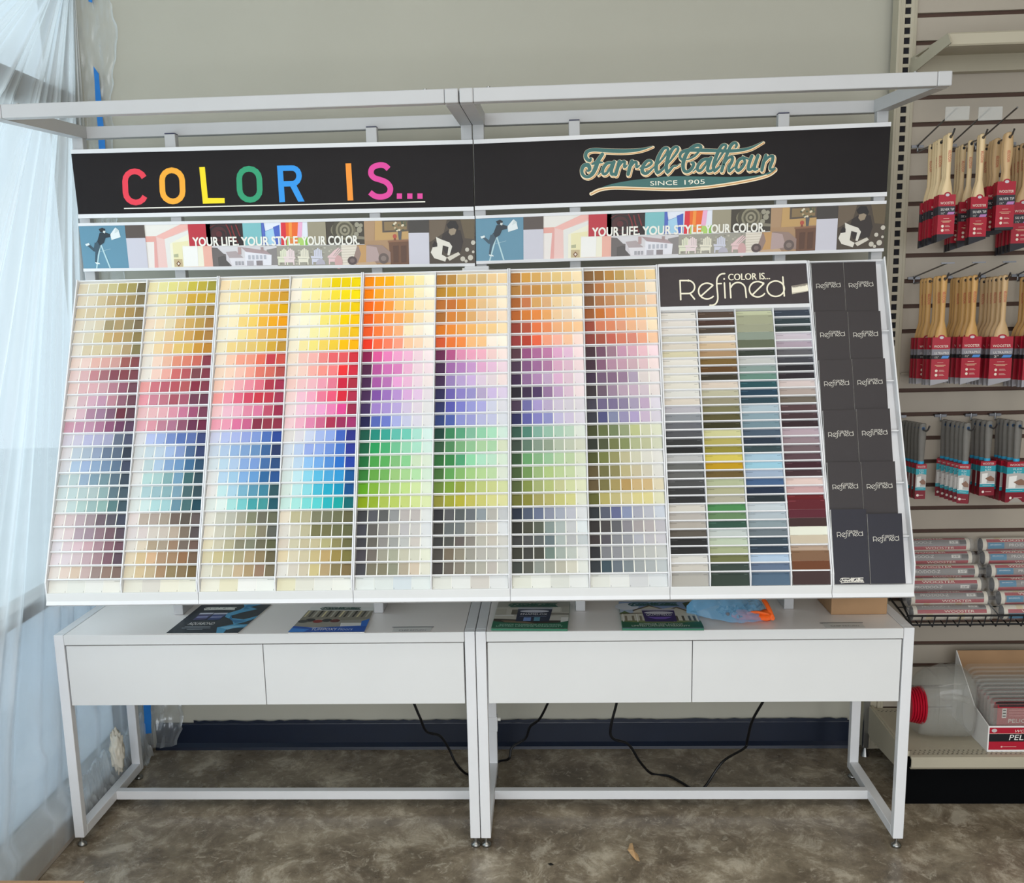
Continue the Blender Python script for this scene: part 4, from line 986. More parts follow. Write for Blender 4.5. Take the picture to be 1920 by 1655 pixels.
leaflet('leaflet', 'dark leaflet with a twisted blue ribbon, on the left table', [(379, 1133), (509, 1133), (446, 1186.5), (311, 1187)], .002, aqua)
def tuff(a):
    a.rect(0, 0, 1, 1, 'ece9e4', 1); a.rect(0, .16, 1, .80, '8d8677', 2)
    script(a, .17, .03, .62, .10, '3c5a54', None)
    for k in range(15): a.poly([(.02 + k * .066, .18), (.05 + k * .066, .18), (.045 + k * .064, .42), (.02 + k * .064, .44)], ('d8c99e', '4a4640', 'b9b3a4', '2f2c2a')[k % 4], 3)
    a.poly([(0, .55), (.35, .5), (.62, .56), (1, .5), (1, .8), (0, .8)], '9a958a', 3)
    for x, y, c in ((.16, .55, '2e2c2c'), (.28, .60, '8e2a24'), (.40, .56, '3a3838'), (.07, .6, '4a4846'), (.52, .58, '6a3030')): a.ell(x, y, .07, .06, c, 4)
    a.poly([(.62, .66), (.98, .66), (.96, .80), (.64, .80)], 'e4e2de', 4)
    a.poly([(0, .78), (.3, .84), (1, .76), (1, 1), (0, 1)], '1e55b0', 5); a.poly([(0, .86), (.25, .9), (.2, 1), (0, 1)], '3b86d8', 6); a.poly([(.9, .6), (1, .5), (1, .78), (.92, .8)], '2a6fcc', 5)
    a.text('TUFFPOXY', .28, .95, .085, .34, 'f4f4f4', 7); a.text('Floors', .64, .95, .085, .19, 'c8d8f0', 7, slant=.06)
leaflet('leaflet', 'leaflet with a workshop photo and blue band, on the left table', [(585, 1137), (703, 1138), (683, 1185), (540, 1186)], .002, tuff)
def enam(a):
    a.rect(0, 0, 1, 1, 'c9c4b8', 1); a.rect(0, 0, 1, .22, 'a8a59b', 2); script(a, .16, .07, .66, .13, '2f5d50', '5d7d70')
    for (x0, x1, y0, y1, c) in ((.0, .14, .3, .5, 'b8b2a4'), (.22, .32, .32, .5, '6f6a5e'), (.74, .88, .22, .4, 'd8d4c8'), (.90, 1, .2, .4, 'b4b0a4'), (.72, 1, .45, .5, '8e887c'), (.74, .9, .55, .72, 'cfcac0'), (0, .26, .52, .56, 'e4e2dc'), (.9, 1, .60, .80, 'ece9e4')): a.rect(x0, y0, x1, y1, c, 3)
    a.poly([(0, .66), (.45, .7), (.9, .72), (.9, .84), (0, .84)], '3c342c', 3); a.poly([(.1, .72), (.4, .74), (.6, .84), (.2, .84)], '7c6a54', 4)
    a.poly([(.30, .30), (.77, .30), (.745, .76), (.30, .76)], '26304a', 5); a.rect(.30, .24, .77, .31, 'b9bcc4', 5); a.ell(.53, .39, .2, .05, 'd8d8e4', 6); a.text('ENAMELOX', .35, .54, .07, .36, 'f0f0f4', 7)
    a.rect(.40, .62, .50, .75, '7c9cd8', 6); a.rect(.54, .61, .62, .75, '5f9cb4', 6); a.rect(.34, .58, .70, .59, '98a4c0', 6)
    a.poly([(0, .76), (.15, .80), (.5, .84), (.85, .81), (1, .74), (1, 1), (0, 1)], '1f6a4e', 6)
    a.text('INTERIOR WATERBORNE ALKYD ENAMEL', .1, .905, .045, .82, 'b8e0cc', 7); a.text('LIMITED LIFETIME WARRANTY', .06, .96, .045, .88, 'b8e0cc', 7)
leaflet('leaflet', 'stack of leaflets with a dark paint can in a kitchen, on the right table', [(935, 1128), (1069, 1128), (1064, 1179), (921, 1178)], .006, enam, '2b7458')
def exte(a):
    a.rect(0, 0, 1, 1, 'b4c4dc', 1); a.rect(0, 0, 1, .3, '93abd4', 2); a.ell(.1, .2, .16, .14, 'dfe4ee', 3); script(a, .13, .05, .66, .12, '2b5d5a', '6f92b0')
    a.poly([(.86, .06), (1, .0), (1, .45), (.9, .4)], '3f4f34', 4); a.poly([(0, .45), (.06, .38), (.14, .48), (.14, .6), (0, .6)], '5a7446', 4)
    a.poly([(.0, .48), (.16, .46), (.2, .34), (.4, .2), (.55, .3), (.7, .24), (.86, .3), (.98, .5), (.98, .78), (0, .78)], 'd9d4c4', 4)
    for P in (((.18, .36), (.40, .18), (.58, .32)), ((.62, .36), (.76, .24), (.92, .42)), ((.0, .49), (.3, .46))): a.stroke(P, .03, '6a5a44', 5, smooth=False)
    for x in (.05, .14, .24, .70, .78, .86, .92): a.rect(x, .56, x + .03, .74, '8d8370' if x < .3 else '5a5448', 5)
    for x in (.02, .20, .66, .96): a.rect(x, .5, x + .015, .78, 'f4f2ea', 6)
    a.rect(0, .74, 1, .82, '7d8a58', 5)
    a.poly([(.285, .36), (.71, .36), (.70, .78), (.30, .78)], '3a2c6a', 7); a.rect(.28, .30, .715, .37, 'c8c4cc', 7); a.ell(.5, .46, .19, .05, 'dcd8e4', 8); a.text('QUASHIELD', .33, .57, .06, .33, 'efeff4', 9); a.poly([(.33, .62), (.66, .62), (.56, .70), (.44, .70)], '7a5ac0', 8)
    a.poly([(0, .78), (.3, .83), (.6, .84), (1, .78), (1, 1), (0, 1)], '1d6247', 8)
    a.text('EXTERIOR 100% ACRYLIC', .22, .905, .05, .54, 'e8f0e8', 9); a.text('LIMITED LIFETIME WARRANTY', .12, .965, .05, .72, 'e8f0e8', 9)
leaflet('leaflet', 'leaflet with purple can before a house photo, on the right table', [(1160, 1128), (1297, 1128), (1320, 1178), (1167, 1178)], .006, exte, '2b7458')

# cardboard box under the brochure rack
KRAFT = noisy(pm('kraft_cardboard', 'a5825f', .8), 14, .06, .05, 6, (1, 8, 1))
b = thing('cardboard_box', 'small brown cardboard box on the right table, under the brochure rack', 'box', (1.068, .235, HT))
MB().box(-.077, .077, -.1, .1, 0, .095, .002).build('box_body', KRAFT, b)
MB().box(-.077, -.0005, -.1, .1, .095, .097).build('flap', KRAFT, b); MB().box(.0005, .077, -.1, .1, .095, .097).build('flap', KRAFT, b)

# blue bag of screws and orange rag
def bag():
    o = at(1380, 1168, 'Z', HT)
    t = thing('plastic_bag', 'open blue plastic bag full of small screws, on the right table', 'bag', (o.x, o.y + .07, HT))
    m = bpy.data.materials.new('blue_film'); m.use_nodes = True; nt = m.node_tree; b = nt.nodes['Principled BSDF']
    b.inputs['Base Color'].default_value = (*lin('7cc0ea'), 1); b.inputs['Roughness'].default_value = .12; b.inputs['Alpha'].default_value = .3; b.inputs['Specular IOR Level'].default_value = .8
    rr = random.Random(3); NX, NY = 26, 14; V = []; F = []
    out = [(-.125, .012), (-.03, .095), (.065, .075), (.115, -.01), (.085, -.075), (-.01, -.085)]
    for j in range(NY):
        for i in range(NX):
            u = i / (NX - 1); w = j / (NY - 1)
            # map square onto the bag outline
            if u < .5: a0 = Vector(out[0]).lerp(Vector(out[1]), u * 2); a1 = Vector(out[0]).lerp(Vector(out[5]), u * 2)
            else: a0 = Vector(out[1]).lerp(Vector(out[2]), u * 2 - 1).lerp(Vector(out[3]), max(0, u - .8) * 2); a1 = Vector(out[5]).lerp(Vector(out[4]), u * 2 - 1).lerp(Vector(out[3]), max(0, u - .8) * 2)
            p = a0.lerp(a1, w)
            z = .068 * (math.sin(math.pi * w) ** .8) * (math.sin(math.pi * min(1, u * .9 + .06)) ** .6) + .006 * math.sin(u * 31 + w * 9) * math.sin(w * math.pi) + rr.uniform(0, .004)
            V.append((p.x, p.y, .003 + max(0, z)))
    F = [(j * NX + i, j * NX + i + 1, (j + 1) * NX + i + 1, (j + 1) * NX + i) for j in range(NY - 1) for i in range(NX - 1)]
    f = mesh_obj('bag_film', V, F, m, t); sd = f.modifiers.new('thickness', 'SOLIDIFY'); sd.thickness = .0006
    sm = MB()
    hw = MB()
    for k in range(46):
        x, y = rr.gauss(.02, .032), rr.gauss(-.01, .022); z = .006 + rr.uniform(0, .024); d = Vector((rr.uniform(-1, 1), rr.uniform(-1, 1), rr.uniform(-.3, .3))).normalized() * .008
        p = Vector((x, y, z)); hw.tube([p - d, p + d], .0024, 6); hw.tube([p + d, p + d * 1.25], .0055, 6)
    s = hw.build('screws', pm('dull_zinc', '8c8c94', .4, .6), t); s['kind'] = 'stuff'; s['label'] = 'small grey screws inside the bag'
    return t
bag()
def rag():
    o = at(1430, 1168, 'Z', HT)
    t = MB(); rr = random.Random(8)
    def lump(pts, rs):
        rings = []
        for (x, y, z), (ry, rz) in zip(pts, rs):
            rings.append([(x, y + ry * math.cos(k * math.pi / 8) * (1 + .12 * math.sin(3 * k)), max(.001, z + rz * math.sin(k * math.pi / 8))) for k in range(16)])
        t.loft(rings)
    lump([(-.066, .01, .010), (-.05, .006, .014), (-.03, 0, .014), (-.012, -.004, .011), (.005, -.006, .012), (.024, -.008, .014), (.036, -.008, .016)], [(.004, .004), (.018, .014), (.022, .015), (.014, .010), (.020, .013), (.026, .017), (.022, .016)])
    t.loft([[(.034 + .006 * math.cos(k * math.pi / 6) + dx, -.03 + y, z + .012 * 0 + .006 * math.sin(k * math.pi / 6)) for k in range(12)] for y, z, dx in ((-.0, .012, .006), (.012, .03, .0), (.03, .044, -.006), (.05, .05, -.01))])
    t.loft([[(-.03 + u, -.018 + .004 * math.cos(k * math.pi / 4) - u * .15, .024 + .004 * math.sin(k * math.pi / 4) + .004 * math.sin(u * 60)) for k in range(8)] for u in (0, .015, .03, .045, .06)])
    ob = t.build('orange_rag', noisy(pm('orange_rubber', 'f0641a', .6), 40, .08), smooth=True)
    ob.location = (o.x - .012, o.y + .035, HT)
    tag(ob, 'crumpled orange rubber glove beside the blue bag on the right table', 'glove')
rag()
# power cords
def cord(name, label, pts, r=.0042):
    o = MB().tube(catmull(pts, 10), r, 8).build(name, CORD, smooth=True)
    tag(o, label, 'power cord', 'black power cords under the tables'); return o
def cp(lst): return [tuple(at(u, v, 'Y', y)) for u, v, y in lst]
c1 = cp([(772, 1305, .30), (777, 1320, .30), (788, 1346, .33), (800, 1371, .38), (826, 1380, .40), (842, 1404, .43), (856, 1432, .44)])
g = lambda u, v: tuple(at(u, v, 'Z', .0045))
c1 += [g(878, 1452), g(908, 1447), g(934, 1428)] + cp([(954, 1422, .57), (960, 1401, .58), (985, 1384, .58), (994, 1362, .56), (1012, 1347, .52), (1028, 1316, .46), (1032, 1305, .45)])
cord('power_cord', 'black power cord looping behind the middle legs of the two tables', c1)
c2 = cp([(1157, 1305, .40), (1156, 1318, .40), (1145, 1378, .42), (1178, 1395, .44), (1200, 1428, .46)]) + [g(1222, 1450), g(1252, 1454), g(1275, 1465), g(1300, 1479), g(1320, 1476)] + cp([(1345, 1440, .42), (1362, 1422, .44), (1396, 1402, .50), (1401, 1388, .50), (1410, 1352, .44), (1430, 1316, .40), (1436, 1303, .40)])
cord('power_cord', 'black power cord hanging in a loop under the right table', c2)
# ------------------------------------------------------------------ plastic sheeting over the window
from mathutils import noise as NZ
def film(name, tint, base):
    m = bpy.data.materials.new(name); m.use_nodes = True; nt = m.node_tree; nt.nodes.clear(); N = nt.nodes.new; L = nt.links.new
    out = N('ShaderNodeOutputMaterial'); mx = N('ShaderNodeMixShader'); tr = N('ShaderNodeBsdfTransparent')
    tl_ = N('ShaderNodeBsdfTranslucent'); df = N('ShaderNodeBsdfDiffuse'); gl = N('ShaderNodeBsdfGlossy'); a1 = N('ShaderNodeMixShader'); a2 = N('ShaderNodeMixShader')
    tl_.inputs[0].default_value = (*tint, 1); df.inputs[0].default_value = (*tint, 1); gl.inputs['Roughness'].default_value = .22; gl.inputs[0].default_value = (.9, .95, 1, 1)
    a1.inputs[0].default_value = .5; L(tl_.outputs[0], a1.inputs[1]); L(df.outputs[0], a1.inputs[2])
    a2.inputs[0].default_value = .22; L(a1.outputs[0], a2.inputs[1]); L(gl.outputs[0], a2.inputs[2])
    at_ = N('ShaderNodeVertexColor'); at_.layer_name = 'Col'; sp = N('ShaderNodeSeparateColor'); L(at_.outputs[0], sp.inputs[0])
    L(sp.outputs[0], mx.inputs[0]); L(tr.outputs[0], mx.inputs[1]); L(a2.outputs[0], mx.inputs[2]); L(mx.outputs[0], out.inputs[0])
    return m
FILM = film('plastic_sheet_film', (.88, .93, .97), .4)
GY, GZ = .742, 2.62
rs = random.Random(12)
KS = [(rs.uniform(4, 6), rs.uniform(0, 6), .017), (rs.uniform(9, 12), rs.uniform(0, 6), .012), (rs.uniform(17, 21), rs.uniform(0, 6), .006)]
def fold(th):
    v = 0; e = 0
    for k, ph, am in KS:
        s = math.sin(k * th * 2.6 + ph + .8 * math.sin(th * 5 + ph)); v += am * (1 - 2 * abs(s) ** .7); e = max(e, (1 - abs(s)) ** 6 * (am / .012))
    return v, e
def sheet():
    V, F, O = [], [], []
    NY_, NZ_ = 640, 80
    for j in range(NZ_):
        for i in range(NY_):
            th = R_(152) * (i / (NY_ - 1)) ** 1.15; w = j / (NZ_ - 1)
            cs, sn = math.cos(th), math.sin(th)
            rm = 2.9 / max(sn, 1e-4)
            if cs > 1e-4: rm = min(rm, (GZ - .02) / cs)
            elif cs < -1e-4: rm = min(rm, (2.84 - GZ) / -cs)
            r = .03 + (rm - .03) * w
            Y = GY - r * sn; Z = GZ - r * cs
            f, e = fold(th); amp = min(1, .25 + r / 1.1) * (1.25 if Z > 2.1 else .95)
            n = NZ.noise(Vector((Y * 2.3, Z * 1.1, 3)))
            low = max(0, min(1, (.42 - Z) / .34))
            cr = NZ.noise(Vector((Y * 13, Z * 17, 7))) * .014 + NZ.noise(Vector((Y * 29, Z * 33, 1))) * .006
            X = -1.238 + f * amp + .010 * n + low * (.018 + cr)
            X = min(max(X, -1.266), -1.190 if Z < .6 else -1.196)
            if Z < .3: X = max(X, -1.228)
            if Z < .13: X = max(X, -1.2015 + .004 * f * 40 * 0) + .0 * n
            V.append((X, Y, Z))
            O.append(min(.9, .34 + .42 * e + .12 * n + 4 * low * abs(cr) + (.14 if Z > 2.2 else 0) + (.13 + .2 * e if Z < .72 else 0)))
    for j in range(NZ_ - 1):
        for i in range(NY_ - 1):
            a = j * NY_ + i; F.append((a, a + 1, a + NY_ + 1, a + NY_))
    # flap taped on the back wall
    b0 = len(V); NX_, NH = 26, 150
    for j in range(NH):
        Z = .02 + 2.85 * j / (NH - 1)
        wmax = .075 + .02 * NZ.noise(Vector((Z * 6, 2, 2))) + .025 * NZ.noise(Vector((Z * 17, 5, 2))) + (.05 * max(0, 1 - abs(Z - 2.36) / .22)) + (.085 * max(0, 1 - abs(Z - .15) / .24) ** .7)
        for i in range(NX_):
            u = i / (NX_ - 1); X = -1.238 + wmax * u
            bul = .05 * max(0, 1 - abs(Z - .13) / .22) * math.sin(math.pi * min(1, u * .9 + .1))
            cr = abs(NZ.noise(Vector((X * 40, Z * 30, 9)))) * .010 + abs(NZ.noise(Vector((X * 90, Z * 60, 4)))) * .005
            V.append((X, .7515 - .0165 * (Z < .11) - .003 - bul - cr * (1 + 2.2 * (Z < .33)) * (1 if Z < .33 or Z > 2 else .5), Z))
            e = abs(NZ.noise(Vector((X * 60, Z * 12, 3))))
            O.append(min(.8, .12 + .4 * e + (.22 if i > NX_ - 3 else 0) + (.10 if Z < .33 else 0)))
    for j in range(NH - 1):
        for i in range(NX_ - 1):
            a = b0 + j * NX_ + i; F.append((a, a + NX_, a + NX_ + 1, a + 1))
    # loose crumpled hem lying along the curb and on the floor
    b1 = len(V); NA, NB = 120, 16
    for j in range(NB):
        for i in range(NA):
            u = i / (NA - 1); w = j / (NB - 1); Y = .66 - u * .60
            n1 = NZ.noise(Vector((u * 14, w * 2, 11))); n2 = NZ.noise(Vector((u * 37, w * 5, 13)))
            X = -1.214 + .040 * w ** 1.3 + .012 * n1 * w + .006 * n2 - .02 * w * max(0, u - .55)
            X = max(X, -1.2035 + .002) if w > .22 else X
            Z = .115 + .045 * math.sin(math.pi * min(1, w * 1.5 + .15)) * (1 + .7 * n1) - .108 * w ** 2 * (1 - .25 * n2) + .012 * n2
            if w < .25: Z = max(Z, .089)
            V.append((X, Y, max(.003, Z))); O.append(min(.85, .34 + .5 * abs(n2) + .2 * abs(n1)))
    for j in range(NB - 1):
        for i in range(NA - 1):
            a = b1 + j * NA + i; F.append((a, a + 1, a + NA + 1, a + NA))
    o = mesh_obj('plastic_sheeting', V, F, FILM, smooth=True)
    ca = o.data.color_attributes.new('Col', 'FLOAT_COLOR', 'POINT')
    ca.data.foreach_set('color', [c for q in O for c in (q, q, q, 1)])
    tag(o, 'translucent plastic sheeting hung in folds over the shop window on the left', 'plastic sheet')
sheet()
TAPE = noisy(pm('blue_masking_tape', '1f78c8', .6), 30, .06)
def tape(label, quad, y):
    q = [at(*p, 'Y', y) for p in quad]
    q = [q[0]] + [q[0].lerp(q[3], k / 6) + Vector((.0008 * math.sin(k * 2), 0, 0)) for k in range(1, 6)] + [q[3], q[2]] + [q[2].lerp(q[1], k / 6) + Vector((.0008 * math.cos(k * 3), 0, 0)) for k in range(1, 6)] + [q[1]]
    o = MB().prism(q, (0, .0008, 0)).build('masking_tape', TAPE); tag(o, label, 'tape', 'blue tape strips')
tape('blue tape strip holding the plastic to the wall, above the black header sign', [(175, 124), (185, 138), (200, 300), (187, 300)], YW - .022)
tape('blue tape strip on the plastic, low down behind the left table', [(268, 1290), (282, 1290), (284, 1374), (271, 1376)], YW - .075)
tape('short blue tape strip at the very top left corner of the wall', [(164, -22), (174, -22), (173, 5), (166, 3)], YW - .022)
# crumpled paper towel on the hem
def towel():
    bm = bmesh.new(); bmesh.ops.create_icosphere(bm, subdivisions=4, radius=1)
    for v in bm.verts:
        n = abs(NZ.noise(v.co * 2.3 + Vector((3, 1, 7)))) * .5 + abs(NZ.noise(v.co * 5)) * .25
        v.co = Vector((v.co.x * .022, v.co.y * .03, v.co.z * .075)) * (.75 + n)
    me = bpy.data.meshes.new('paper_towel'); bm.to_mesh(me); bm.free(); me.materials.append(noisy(pm('cream_paper', 'e9e2d2', .85), 20, .04))
    o = bpy.data.objects.new('paper_towel', me); COL.objects.link(o); p = at(220, 1408, 'X', -1.175); o.location = p
    for f in me.polygons: f.use_smooth = True
    tag(o, 'crumpled cream paper towel caught in the plastic by the left table legs', 'paper towel')
towel()

# ------------------------------------------------------------------ gondola bay with slatwall
PUTTY = noisy(pm('putty_steel', 'b4ac98', .45), 8, .02)
SLAT = noisy(pm('slatwall_laminate', 'aba193', .5), 5, .02)
GROOVE = noisy(pm('slatwall_groove_brown', '4e3529', .6), 10, .1)
DARKHOLE = pm('slot_shadow', '14131a', .8)
gx0, gx1, gxr = 1.2505, 1.3065, 2.35
gd = thing('gondola_bay', 'tall putty-coloured slatwall gondola bay at the right edge', 'shelving', (1.28, .69, 0))
def G(m, name, mat, smooth=False, par=None):
    o = m.build(name, mat, par or gd, smooth); o.location = -gd.location; return o
st = MB().box(gx0, gx1, .672, .7265, .02, 2.95, .001).box(gx0, 1.2705, .665, .673, .03, 2.95, .0015).box(1.2870, gx1, .665, .673, .03, 2.95, .0015).box(1.2575, 1.2605, .663, .666, .03, 2.95).box(1.2975, 1.3005, .663, .666, .03, 2.95)
z = .20
while z < 2.93: st.box(1.2700, 1.2876, .6655, .673, z + .018, z + .0275); z += .0275
sto = G(st, 'upright_standard', PUTTY)
G(MB().box(1.2702, 1.2872, .6712, .6716, .2, 2.94), 'slot_shade', DARKHOLE)  # dark strip painting the shade inside the hollow slots
ft = MB().box(1.244, 1.262, .655, .6715, .03, .33, .001).tube([(1.253, .663, .0), (1.253, .663, .006), (1.253, .663, .03)], [.014, .012, .005], 14)
G(ft, 'levelling_foot', STEEL)
UPG = [2.3135 + .0762 * 8 - .0762 * k for k in range(21)]
LOG = [1.1411 - .0752 * k for k in range(15)]
gs = [g_ for g_ in UPG if g_ > 1.3] + [1.2165] + LOG
edges = [2.93]
sm = MB()
for g_ in gs:
    sm.box(gx1, gxr, .670, .684, g_ + .0062, edges[-1], .0008, 1); edges.append(g_ - .0062)
sm.box(gx1, gxr, .670, .684, .02, edges[-1])
G(sm, 'slat_boards', SLAT)
G(MB().box(gx1, gxr, .683, .687, .02, 2.93), 'groove_channels', GROOVE)
G(MB().box(gx1, gxr, .655, .671, 1.268, 1.2715).box(gx1, gxr, .6655, .671, 1.248, 1.2685), 'joint_trim', SLAT)
# base deck
bd = thing('base_shelf', 'putty steel base shelf at floor level of the gondola, holding clear liners', 'shelf', (1.8, .45, 0))
def Bc(m, name, mat, smooth=False):
    o = m.build(name, mat, bd, smooth); o.location = -bd.location; return o
prof = [(.664, .163), (.664, .168), (.262, .168), (.252, .166), (.246, .160), (.2455, .136), (.252, .1285), (.262, .1285), (.262, .131), (.254, .134), (.2505, .140), (.2515, .158), (.262, .163)]
Bc(MB().prism([(1.272, y, z) for y, z in prof], (gxr - 1.272, 0, 0)), 'deck', PUTTY)
pa = Art(plane_map((0, 0, .1681), (1, 0, 0), (0, 1, 0), (0, 0, 1)))
for k in range(74):
    for j, (y, dx) in enumerate(((.272, 0), (.286, .007), (.300, 0), (.640, 0), (.628, .007))): pa.ell(1.285 + k * .0142 + dx, y, .0035, .0022, '2e2c28', 1, 6)
o = pa.build('perforations', bd); o.location = -bd.location
bk_ = MB().prism([(1.2585, .664, .176), (1.2585, .664, .085), (1.2585, .62, .075), (1.2585, .27, .10), (1.2585, .27, .158), (1.2585, .3, .172)], (.006, 0, 0)).box(1.2645, 1.272, .27, .664, .162, .178)
Bc(bk_, 'side_bracket', PUTTY)
Bc(MB().box(1.275, gxr, .288, .292, .001, .16), 'kick_plate', pm('black_kick', '040507', .8, 0, .1))
# top shelf
ts = thing('steel_shelf', 'putty steel shelf with slanted bracket at the top right', 'shelf', (1.8, .45, 2.16))
def Tc(m, name, mat):
    o = m.build(name, mat, ts); o.location = -ts.location; return o
bp_ = [at(u, v, 'X', 1.2885) for u, v in ((1777, 61.5), (1783, 80), (1764, 95), (1722, 129), (1697, 150), (1690, 131))]
bp_[-1].y = .6645; bp_[-2].y = .6645
Tc(MB().prism(bp_, (.0035, 0, 0)), 'shelf_bracket', PUTTY)
zt = bp_[0].z; yf = bp_[0].y
Tc(MB().box(1.2925, gxr, yf, yf + .004, zt - .034, zt, .001).box(1.2925, gxr, yf, yf + .028, zt - .034, zt - .031).box(1.2925, gxr, yf, .664, zt - .004, zt).prism([(1.2925, yf - .004, zt - .004), (1.2925, yf, zt), (1.2925, yf, zt - .034), (1.2925, yf - .004, zt - .03)], (gxr - 1.2925, 0, 0)), 'shelf_deck', PUTTY)
Tc(MB().box(1.2925, gxr, .625, .664, zt - .05, zt - .004).box(1.2925, gxr, .45, .50, zt - .018, zt - .004), 'shelf_brace', PUTTY)

# ------------------------------------------------------------------ brushes on hooks
WOODS = [noisy(pm(f'brush_wood_{n}', c, .45), 30, .10, 0, 4, (1, 1, .08)) for n, c in (('pale', 'd9bf94'), ('tan', 'c4a377'), ('golden', 'c2965a'))]
RUBBER = noisy(pm('grey_rubber_grip', '77746f', .6), 60, .05)
TEALR = pm('teal_collar', '2fa9d6', .5)
RED, DRED = 'a5112a', '7f0f24'
def add3(a, pts, col):
    b = len(a.v); a.v += [Vector(p) for p in pts]; a.f.append(tuple(range(b, b + len(pts)))); a.c.append(lin(col))
def handle_mesh(t, prof, th, mat, zt, name='handle'):
    m = MB(); rings = []
    for z, w in prof:
        d = th * (.5 if w > .01 else .3)
        rings.append([(w / 2 * math.cos(k * math.pi / 6) , d * math.sin(k * math.pi / 6), z) for k in range(12)])
    m.loft(rings); return m.build(name, mat, t, smooth=True)
def brush(name, label, mat, hl, sw, sh, slope, th, bands, hw=.0175, tail=False):
    t = thing(name, label, 'paint brush')
    if tail: prof = [(.014, .006), (.012, .016), (.004, .022), (-.02, .026), (-.05, .026), (-.08, .020), (-hl + .03, .017), (-hl - .002, .024)]
    else: prof = [(.011, .006), (.009, .014), (.003, hw), (-.03, hw * .95), (-.07, hw * .78), (-hl + .045, hw * .8), (-hl + .02, sw * .55), (-hl - .004, sw * .72)]
    h = handle_mesh(t, prof, .013, mat, 0)
    a = Art(lambda x, y, l: Vector((x, -.0066 - .0003 * l, y)))
    a.ell(0, 0, .0042, .0042, '2a2622', 1, 10)
    G_, asp = glyphs('WOOSTER')
    for f in G_: a.poly([(.004 - gy * .008, -.035 - .032 + gx * .032) for gx, gy in f], 'b8402e', 1)
    a.build('stamp', h)
    a = Art(lambda x, y, l: Vector((x, -th / 2 - .0003 * l, y)))
    z0 = -hl; L_ = lambda x: z0 - sh + slope * (x / sw + .5)     # lower edge
    x0, x1 = -sw / 2, sw / 2
    lv = [0] + [b[0] for b in bands] + [1]
    cols = [RED] + [b[1] for b in bands]
    zl = lambda f, x: z0 - (sh - slope) * f if f < 1 else L_(x)
    for (fa, fb), c in zip(zip(lv, lv[1:]), cols):
        P = [(x0, zl(fa, x0)), (x1, zl(fa, x1)), (x1, zl(fb, x1)), (x0, zl(fb, x0))]
        for y in (-th / 2, th / 2): add3(a, [(x, y, z) for x, z in (P if y < 0 else P[::-1])], c)
        for i, j in ((1, 2), (3, 0)): add3(a, [(P[i][0], -th / 2, P[i][1]), (P[i][0], th / 2, P[i][1]), (P[j][0], th / 2, P[j][1]), (P[j][0], -th / 2, P[j][1])], c)
    add3(a, [(x0, -th / 2, z0), (x0, th / 2, z0), (x1, th / 2, z0), (x1, -th / 2, z0)], DRED)
    add3(a, [(x0, -th / 2, L_(x0)), (x1, -th / 2, L_(x1)), (x1, th / 2, L_(x1)), (x0, th / 2, L_(x0))], '1c1a20')
    a.ell(0, z0, sw * .20, .007, RED, 1, 12); a.ell(0, z0 - .001, sw * .12, .004, 'c9c4c8', 2, 10)
    return t, a, (x0, x1, z0, sw, sh, slope)
def fine(a, g, name1, size, tint):
    x0, x1, z0, sw, sh, sl = g; H = sh - sl
    zz = lambda f: z0 - H * f
    def tx(s, f, x, w, h, c): 
        G_, asp = glyphs(s)
        for q_ in G_: a.poly([(x + gx * w, zz(f) + gy * h) for gx, gy in q_], c, 3)
    tx('WOOSTER', .235, -sw * .40, sw * .80, .007, 'f0e6d8')
    tx(name1, .385, -sw * .36, sw * .8, .0065, 'e8e4e0'); tx(size, .475, -sw * .32, sw * .2, .006, 'e8e4e0')
    a.poly([(.02 * sw, zz(.48)), (.10 * sw, zz(.42)), (.48 * sw, zz(.42)), (.42 * sw, zz(.48))], tint, 2)
    for f, w, c in ((.57, .34, 'd8a098'), (.63, .6, 'e2c4a0'), (.655, .42, 'e2c4a0')): a.rect(-sw * w / 2, zz(f), sw * w / 2, zz(f) - .0012, c, 2)
    for f in (.76, .86):
        a.ell(-sw * .2, zz(f), .004, .004, 'e8d8c8', 2, 8); a.rect(-sw * .05, zz(f) - .002, sw * .25, zz(f) - .0008, 'd8b0a4', 2); a.rect(-sw * .05, zz(f) + .001, sw * .2, zz(f) + .002, 'd8b0a4', 2)
def silver(label, hl, sw, sh, slope, wood, tail=False):
    t, a, g = brush('paint_brush', label, WOODS[wood], hl, sw, sh, slope, .0125, [(.28, '2a2830'), (.485, RED), (.95, '1c1a22')], tail=tail)
    fine(a, g, 'SILVER TIP', '1\u00bd"', 'b277b0'); a.build('sleeve', t); return t
def ultra(label, hl, sw, sh, slope, wood, size):
    t, a, g = brush('paint_brush', label, WOODS[wood], hl, sw, sh, slope, .0125, [(.27, '85828a'), (.405, '17161d'), (.495, RED), (.96, '9c9aa0')], hw=.019)
    fine(a, g, 'ULTRA/PRO', size, '4a86cc'); a.build('sleeve', t); return t
